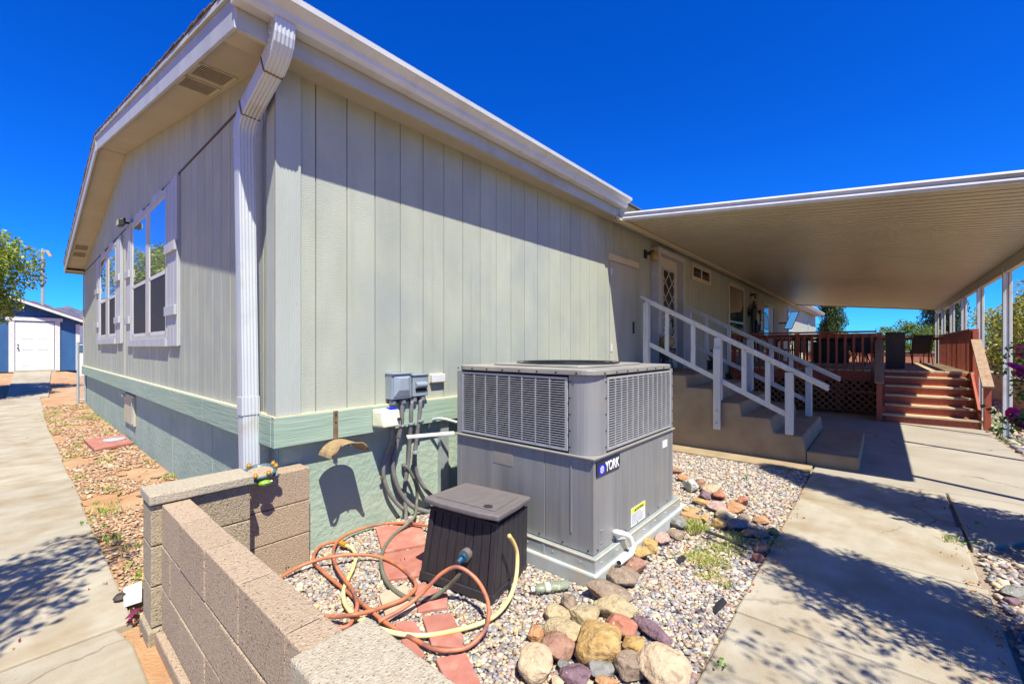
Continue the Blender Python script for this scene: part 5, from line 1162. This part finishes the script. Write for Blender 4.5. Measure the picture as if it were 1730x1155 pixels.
def tree(name, label, x, y, z0, h, r, cols, n, size, seed, cat='tree', trunk=.09, clumps=60, zc_=.72, zs_=.45, per=None, group=None, mat='leaf'):
    rr = random.Random(seed); t = thing(name, label, cat, (x, y, z0), 0, group)
    base = h*(zc_-zs_)*.9; m = MB(); m.tube(catmull([(0, 0, -.1), (rr.uniform(-.1, .1), rr.uniform(-.1, .1), base*.6), (rr.uniform(-.15, .15), rr.uniform(-.15, .15), base)], 4), trunk, 8)
    m.build('trunk', M['bark'], t, local=True)
    cs = []; 
    for i in range(clumps):
        while True:
            v = Vector((rr.uniform(-1, 1), rr.uniform(-1, 1), rr.uniform(-1, 1)))
            if .25 < v.length < 1: break
        k = 1+.25*math.sin(3*math.atan2(v.y, v.x)+seed)+.12*math.sin(7*v.z+seed)
        cs.append((v.x*r*k*.9, v.y*r*k*.9, h*zc_+v.z*h*zs_*.85))
    lb = MB()
    for c in cs[::max(1, clumps//14)]: lb.tube(catmull([(0, 0, base*.9), (c[0]*.4, c[1]*.4, base*.9+(c[2]-base*.9)*.6), c], 3), [trunk*.5]+[trunk*.3]*5+[trunk*.12] if False else trunk*.22, 5)
    lb.build('limb', M['bark'], t, local=True)
    V, Fc, cc = leafcards(cs, n//clumps, r*.26, size, cols, seed); o = arr_mesh('crown', V, Fc, M[mat], cc, parent=t); return t
def cypress(label, x, y, h, r, seed, cols=DARK, n=16000, size=.09, z0=0, name='cypress_tree', group=None):
    t = thing(name, label, 'tree', (x, y, z0), 0, group); g = np.random.default_rng(seed)
    MB().tube([(0, 0, -.1), (0, 0, h*.6)], .09, 8).build('trunk', M['bark'], t, local=True)
    k = 260; zz = g.uniform(.03, 1, k)**.9; a = g.uniform(0, 6.28, k); rad = r*np.clip(np.minimum(1, zz*6)*(1-zz**3.2)+.05, 0, 1)*g.uniform(.45, .95, k)
    cs = np.c_[rad*np.cos(a), rad*np.sin(a), zz*h]
    V, Fc, cc = leafcards(cs, n//k, r*.30, size, cols, seed, up=1.5, flatz=1.6, aspect=.35); arr_mesh('crown', V, Fc, M['leafdull'], cc, parent=t)
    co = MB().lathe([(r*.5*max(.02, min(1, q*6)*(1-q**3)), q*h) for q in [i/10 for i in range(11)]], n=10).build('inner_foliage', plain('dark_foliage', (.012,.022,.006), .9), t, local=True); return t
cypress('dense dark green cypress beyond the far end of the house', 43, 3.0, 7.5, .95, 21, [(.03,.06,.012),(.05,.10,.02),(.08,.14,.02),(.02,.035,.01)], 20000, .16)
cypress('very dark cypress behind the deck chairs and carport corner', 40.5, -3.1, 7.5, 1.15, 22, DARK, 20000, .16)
cypress('unseen tall cypress added to cast the shade band across the patio', 4.9, -1.75, 5.3, .56, 23, DARK, 36000, .07)  # out-of-view caster, shaped for the dark band on the patio
cypress('unseen slim cypress added to thicken the shrub shadow on the walkway', 2.92, -1.32, 4.5, .44, 24, DARK, 30000, .05)  # out-of-view dense core, added to darken the walkway shadow
# left tree beside the walkway
tree('shade_tree', 'green leafy tree at the left edge hanging in front of the blue shed', -1.35, 18.0, terr(0, 18), 5.1, 1.75, [(.18,.26,.02),(.25,.34,.03),(.09,.15,.02),(.34,.40,.04),(.40,.42,.06)], 42000, .10, 31, trunk=.10, clumps=100, zc_=.66, zs_=.30)
tree('shade_tree', 'leafy tree left of the walkway casting dappled shade in the foreground', -1.7, 2.1, 0, 4.7, 1.25, GREEN, 15000, .075, 32, clumps=55, zc_=.72, zs_=.22)
tree('shade_tree', 'broad tree left of the walkway opposite the gable windows', -11, 13, 0, 5.2, 2.6, GREEN, 16000, .16, 33, clumps=60)
tree('shade_tree', 'rounded tree farther left opposite the far gable window', -12.5, 20, 0, 5.5, 3, GREEN, 16000, .16, 34, clumps=60)
# shrub that shades the walkway (right of the view)
tree('tall_shrub', 'tall slender shrub with arching twigs right of the walkway', 2.75, -1.30, 0, 4.2, .55, GREEN, 3800, .05, 35, 'shrub', .03, 50, .66, .3)
tree('tall_shrub', 'loose twiggy shrub right of the walkway nearest the viewer', 1.60, -1.45, 0, 4.0, .60, GREEN, 360, .055, 36, 'shrub', .015, 14, .84, .15)
# background planting on the right
k = 0
for (x, y, h, r, cl, lb) in ((17.5, -4.2, 3.3, 1.7, YEL, 'yellow-green feathery shrub behind the low wall, nearest the posts'), (21.5, -4.0, 3.6, 1.8, YEL, 'yellow-green shrub behind the second carport post'), (14.2, -4.6, 2.9, 1.4, YEL, 'yellow-green shrub at the right edge behind the roses'),
        (27, -4.5, 3.6, 1.8, YEL, 'yellow leaved tree behind the deck side rail'), (30, -1.0, 2.7, 1.6, GREEN, 'green bush beyond the far deck railing'), (33, 1.2, 2.4, 1.4, GREEN, 'low green bush seen through the deck balusters'), (31, -2.6, 2.3, 1.2, [(.22,.26,.04),(.3,.3,.06)], 'light green bush behind the sling chairs')):
    tree('shrub', lb, x, y, 0, h, r, cl, 9000, .11, 50+k, 'shrub', .05, 46, .58, .45); k += 1
# rose bush at the right edge
rb = thing('rose_bush', 'rose bush with bright magenta blooms at the right edge', 'rose bush', (3.9, -1.18, 0))
rr = random.Random(77); st_ = MB(); tips = []
for px, py, t in ((1722, 595, 3.7), (1714, 622, 3.6), (1728, 636, 3.55), (1708, 700, 3.3), (1722, 706, 3.3), (1727, 722, 3.25), (1745, 660, 3.4), (1760, 600, 3.5)):
    d = ray(px, py); tips.append(Vector((d.x*t, d.y*t, EYE+d.z*t)))
B0 = Vector((3.9, -1.18, 0))
for i, p in enumerate(tips):
    st_.tube(catmull([B0+Vector((rr.uniform(-.08, .08), rr.uniform(-.08, .08), -.02)), B0.lerp(p, .55)+Vector((.05, -.12, .15)), p], 5), .006, 5)
st_.build('stem', plain('green_stem', (.06,.10,.03), .6), rb)
cs = []
for p in tips:
    for k in range(5): cs.append(p+Vector((rr.gauss(0, .05), rr.gauss(0, .05), -.05+rr.gauss(0, .05))))
for i in range(60):
    p = B0.lerp(tips[i % 8], rr.uniform(.35, .95)); cs.append(p+Vector((rr.gauss(.05, .08), rr.gauss(-.10, .08), rr.gauss(.05, .08))))
V, Fc, cc = leafcards([tuple(c-B0) for c in cs], 11, .06, .048, [(.05,.11,.02),(.09,.17,.03),(.14,.24,.04)], 5, aspect=.6); o = arr_mesh('foliage', V, Fc, M['leaf'], cc, parent=rb)
for i, p in enumerate(tips):
    V = []; Fq = []; g = np.random.default_rng(i)
    for ring, (npet, rad, tl_) in enumerate(((4, .014, 1.3), (6, .030, 1.0), (9, .046, .55))):
        for k in range(npet):
            a = k*2*math.pi/npet+ring*.5; cx, cy = math.cos(a), math.sin(a); w = rad*.9
            b0 = np.array([cx*rad*.3, cy*rad*.3, 0]); mid = np.array([cx*rad*.9, cy*rad*.9, rad*.5*tl_]); tip = np.array([cx*rad*1.25, cy*rad*1.25, rad*.9*tl_]); s_ = np.array([-cy, cx, 0])*w*.6
            n0 = len(V); V += [b0-s_*.4, b0+s_*.4, mid+s_, mid-s_, tip+s_*.7, tip-s_*.7]; Fq += [(n0, n0+1, n0+2, n0+3), (n0+3, n0+2, n0+4, n0+5)]
    V = np.array(V)+g.normal(0, .0015, (len(V), 3)); Rm = np.array(Euler((.9+g.uniform(-.5, .5), g.uniform(-.6, .2), -.9)).to_matrix()); V = V@Rm.T+np.array(p-B0)
    col = np.tile(np.array((.80, .05, .30)), (len(V), 1))*g.uniform(.7, 1.25, (len(V), 1)); arr_mesh('bloom', V, np.array(Fq), M['petal'], np.clip(col, 0, .8), parent=rb)
# grass tufts and weeds
def blades(name, label, spots, cols, seed):
    g = np.random.default_rng(seed); V = []; Fq = []; cc = []
    for (x, y, z, n, r, h, lean) in spots:
        for _ in range(n):
            a = g.uniform(0, 6.28); rr_ = r*math.sqrt(g.uniform()); bx, by = x+rr_*math.cos(a), y+rr_*math.sin(a); b = g.uniform(0, 6.28); hh = h*g.uniform(.5, 1.2); w = .0022+.0015*g.uniform(); l = hh*lean*g.uniform(.3, 1.2)
            dx, dy = math.cos(b), math.sin(b); n0 = len(V)
            V += [(bx-dy*w, by+dx*w, z), (bx+dy*w, by-dx*w, z), (bx+dx*l*.4-dy*w, by+dy*l*.4+dx*w, z+hh*.6), (bx+dx*l*.4+dy*w, by+dy*l*.4-dx*w, z+hh*.6), (bx+dx*l, by+dy*l, z+hh*(1-.25*lean)), (bx+dx*l, by+dy*l, z+hh*(1-.25*lean))]
            Fq += [(n0, n0+1, n0+3, n0+2), (n0+2, n0+3, n0+5, n0+4)]; c = np.array(cols[g.integers(0, len(cols))])*g.uniform(.8, 1.2); cc += [c]*6
    o = arr_mesh(name, np.array(V), np.array(Fq), M['grass'], np.array(cc)); tag(o, label, 'grass', None, 'stuff')
GR = [(.20,.30,.03),(.30,.36,.05),(.13,.22,.02),(.42,.40,.12)]
def gs(px, py, n, r, h, lean=.9, z=-.02): p = G(px, py, 0); return (p.x, p.y, z+terr(p.x, p.y), n, r, h, lean)
rr = random.Random(4)
sp_ = [gs(1172, 893, 260, .10, .10), gs(1160, 885, 120, .08, .08), gs(1118, 878, 160, .12, .08), gs(1258, 910, 160, .12, .05), gs(1300, 915, 100, .1, .05), gs(1232, 905, 100, .1, .06)] + [gs(1190+rr.gauss(0, 28), 940+rr.gauss(0, 14), 60, .09, .05, 2.0) for _ in range(9)] + [gs(1227, 986, 60, .04, .04), gs(1600+rr.uniform(-5, 5), 912, 40, .05, .07)]
blades('grass', 'green and straw coloured grass tufts among the rocks', sp_, GR+[(.5,.42,.2)]*2, 1)
sp_ = []
for i in range(75):
    t = rr.random(); y = 3.6+t**1.6*12; x = rr.choice([rr.uniform(.46, .6), rr.uniform(.5, 1.2), 1.2]); sp_.append((x, y, -.03+terr(x, y), rr.randint(12, 40), .05+.004*y, .035+.003*y, 1.2))
blades('weeds', 'low weeds dotted along the left gravel strip', sp_, GR+[(.40,.36,.10)], 2)
sp_ = [(12.2+rr.uniform(-.6, 3), -1.7+rr.uniform(-.7, .1), -.03, 120, .15, .09, 1.) for _ in range(16)]+[(10.6+rr.uniform(-.5, .5), -1.62, -.03, 60, .1, .06, 1.) for _ in range(6)]
blades('grass', 'grass clumps along the base of the deck and low tan wall', sp_, [(.10,.20,.02),(.16,.26,.03)], 3)
def broad(name, label, spots, size, cols, seed, n=8):
    V, Fc, cc = leafcards(spots, n, .05, size, cols, seed, up=-.2, flatz=.3, aspect=.6); o = arr_mesh(name, V, Fc, M['leaf'], cc); tag(o, label, 'plant', None, 'stuff')
broad('leafy_weeds', 'small broad-leaved weeds along the gravel edges', [tuple(G(px, py, .02)) for px, py in ((296, 838), (285, 845), (185, 862), (190, 905), (175, 888), (160, 850), (205, 835), (150, 880), (1345, 772), (1365, 800), (1262, 805), (1610, 905), (1625, 915), (1650, 912), (1655, 885), (1715, 995), (1212, 1118))], .03, [(.08,.22,.02),(.12,.3,.03)], 8)
u = thing('seedling', 'seedling with green and purple leaves at the foot of the block wall corner', 'plant', G(232, 1045, 0)); V, Fc, cc = leafcards([(-.02, 0, .03), (.03, .02, .03)], 6, .045, .06, [(.07,.18,.02),(.20,.02,.07),(.22,.03,.09)], 9, aspect=.4); arr_mesh('leaf', V, Fc, M['leaf'], cc, parent=u)
g = np.random.default_rng(40)
c_ = [tuple(G(*p_, .008)) for p_ in ((200, 925), (165, 990), (35, 1085), (1010, 870), (560, 985), (505, 940), (640, 1000), (1290, 905), (1330, 770), (1640, 985), (1645, 1000), (1650, 1020), (1660, 1040), (1270, 990), (1210, 900), (1105, 990))]
gg = random.Random(8)
for _ in range(90): c_.append((gg.uniform(.7, 6.2), gg.uniform(.7, 3.2), .01))
for _ in range(40): c_.append((gg.uniform(2.5, 6), gg.choice([-.47, .62])+gg.gauss(0, .04), .008))
for _ in range(50): c_.append((gg.uniform(.4, 1.2), 3+gg.random()**1.5*9, .0))
V, Fc, cc = leafcards(c_, 3, .05, .024, [(.45,.18,.03),(.40,.08,.03),(.5,.33,.05),(.28,.04,.06)], 12, up=0, flatz=.15); o = arr_mesh('fallen_leaves', V, Fc, M['leaf'], cc); tag(o, 'scattered orange and red fallen leaves', 'leaves', None, 'stuff')

# ================================================================== background things
# low tan block wall on the right
tw = thing('garden_wall', 'low tan block wall beyond the gravel on the right', 'wall', (18, -2.7, 0))
for j in range(3):
    x = 12.2+(.3 if j % 2 else 0)
    while x < 26:
        MB().box(x+.004, x+.596, -2.75+.004*(x-12)*0, -2.55, -.05+j*.25, .195+j*.25).build('block', M['tan_wall'], tw, bevel=.006); x += .6
MB().box(12.1, 26.1, -2.77, -2.53, .702, .75).build('wall_cap', M['tan_wall'], tw, bevel=.008)
fw_ = thing('far_wall', 'low red brick coloured wall beyond the deck far railing', 'wall', (28, 0, 0))
MB().box(28, 28.2, -5, 9, 0, 1.25).build('wall', M['red_block'], fw_); MB().box(27.95, 28.25, -5, 9, 1.252, 1.32).build('wall_cap', M['tan_wall'], fw_)
# blue shed
z0 = .5; SYY = 26.9
sd = thing('shed', 'blue wooden shed with white trim and gabled roof at the end of the walkway', 'shed', (.6, SYY, z0))
px0, px1, pk = -3.4, 1.92, -.75; ez = 2.62; pz = 3.75
MB().add([(px0, SYY, z0), (px1, SYY, z0), (px1, SYY, ez), (pk, SYY, pz), (px0, SYY, ez), (px0, SYY+4, z0), (px1, SYY+4, z0), (px1, SYY+4, ez), (pk, SYY+4, pz), (px0, SYY+4, ez)], [(0,1,2,3,4),(9,8,7,6,5),(1,6,7,2),(0,4,9,5),(0,5,6,1)]).build('wall', M['blue_wall'], sd)
for s, (ex) in ((1, px1+.35), (-1, px0-.35)):
    ezz = ez-(pz-ez)/(px1-pk)*.35
    MB().extr([(ex, SYY-.35, ezz), (ex, SYY-.35, ezz+.13), (pk, SYY-.35, pz+.13), (pk, SYY-.35, pz)], (0, .03, 0)).build('barge_board', M['sash'], sd)
    MB().extr([(ex, SYY-.36, ezz+.131), (ex, SYY-.36, ezz+.17), (pk, SYY-.36, pz+.17), (pk, SYY-.36, pz+.131)], (0, 4.6, 0)).build('roof', M['shingle'], sd)
d = MB().box(.06, 1.14, SYY-.05, SYY-.01, z0+.06, z0+2.06).build('door', M['white_door'], sd)
for a in (.22, .66):
    for b, e in ((.25, .75), (.9, 1.25), (1.35, 1.85)): MB().box(a, a+.32, SYY-.062, SYY-.0505, z0+b, z0+e).build('door_panel', M['white_door'], d, bevel=.008)
MB().tube([(.13, SYY-.12, z0+.98), (.13, SYY-.05, z0+.98)], .03, 10).tube([(.13, SYY-.09, z0+1.12), (.13, SYY-.05, z0+1.12)], .025, 10).build('door_handle', M['black'], d)
MB().box(-.12, .04, SYY-.07, SYY-.01, z0, z0+2.1).box(1.16, 1.32, SYY-.07, SYY-.01, z0, z0+2.1).box(-.2, 1.4, SYY-.09, SYY-.01, z0+2.1, z0+2.25).build('door_casing', M['sash'], sd)
MB().box(1.80, 1.925, SYY-.02, SYY-.005, z0, ez-.1).build('corner_trim', M['sash'], sd)
MB().box(0, 1.2, SYY-.4, SYY-.05, z0-.05, z0+.05).build('threshold', M['concrete'], sd)
# light pole
lp = thing('light_pole', 'tall grey pole with an orange lamp housing behind the shed', 'light pole', (1.35, 44.5, 0))
MB().tube([(0, 0, 0), (0, 0, 8.4)], [.10, .075], 12).build('pole', M['pole'], lp, local=True)
MB().beam((0, 0, 8.3), (.3, -.1, 8.25), .08, .08).build('arm', M['pole'], lp, local=True); MB().beam((.22, -.1, 8.22), (.36, -.15, 7.9), .14, .12, up=(0, 1, 0)).build('lamp_housing', M['orange_lamp'], lp, local=True)
# chain link gate at house corner
cg = thing('chain_link_gate', 'chain link gate frame between the house corner and the shed', 'gate', (1.0, 15.2, 0))
z1 = terr(.9, 15.2)
for x in (1.12, 1.26): MB().tube([(x, 16.1, z1-.1), (x, 16.1, z1+1.62)], .028, 8).build('post', M['galv'], cg)
for z in (z1+.1, z1+1.55): MB().tube([(1.12, 16.1, z), (1.26, 16.1, z)], .018, 8).build('rail', M['galv'], cg)
m = MB()
for k in range(22):
    z = z1+.1+k*.065; m.beam((1.13, 16.1, z), (1.25, 16.1, z+.12), .004, .004); m.beam((1.25, 16.1, z), (1.13, 16.1, z+.12), .004, .004)
m.build('mesh', M['galv'], cg)
bn = thing('storage_bin', 'white and blue bin standing beside the shed', 'bin', (2.0, 24.2, terr(2, 24.2)))
MB().box(-.3, .3, -.3, .3, 0, .95).build('body', M['white_door'], bn, bevel=.03, local=True); MB().box(-.33, .33, -.33, .33, .96, 1.35).build('lid', M['blue_wall'], bn, bevel=.03, local=True)
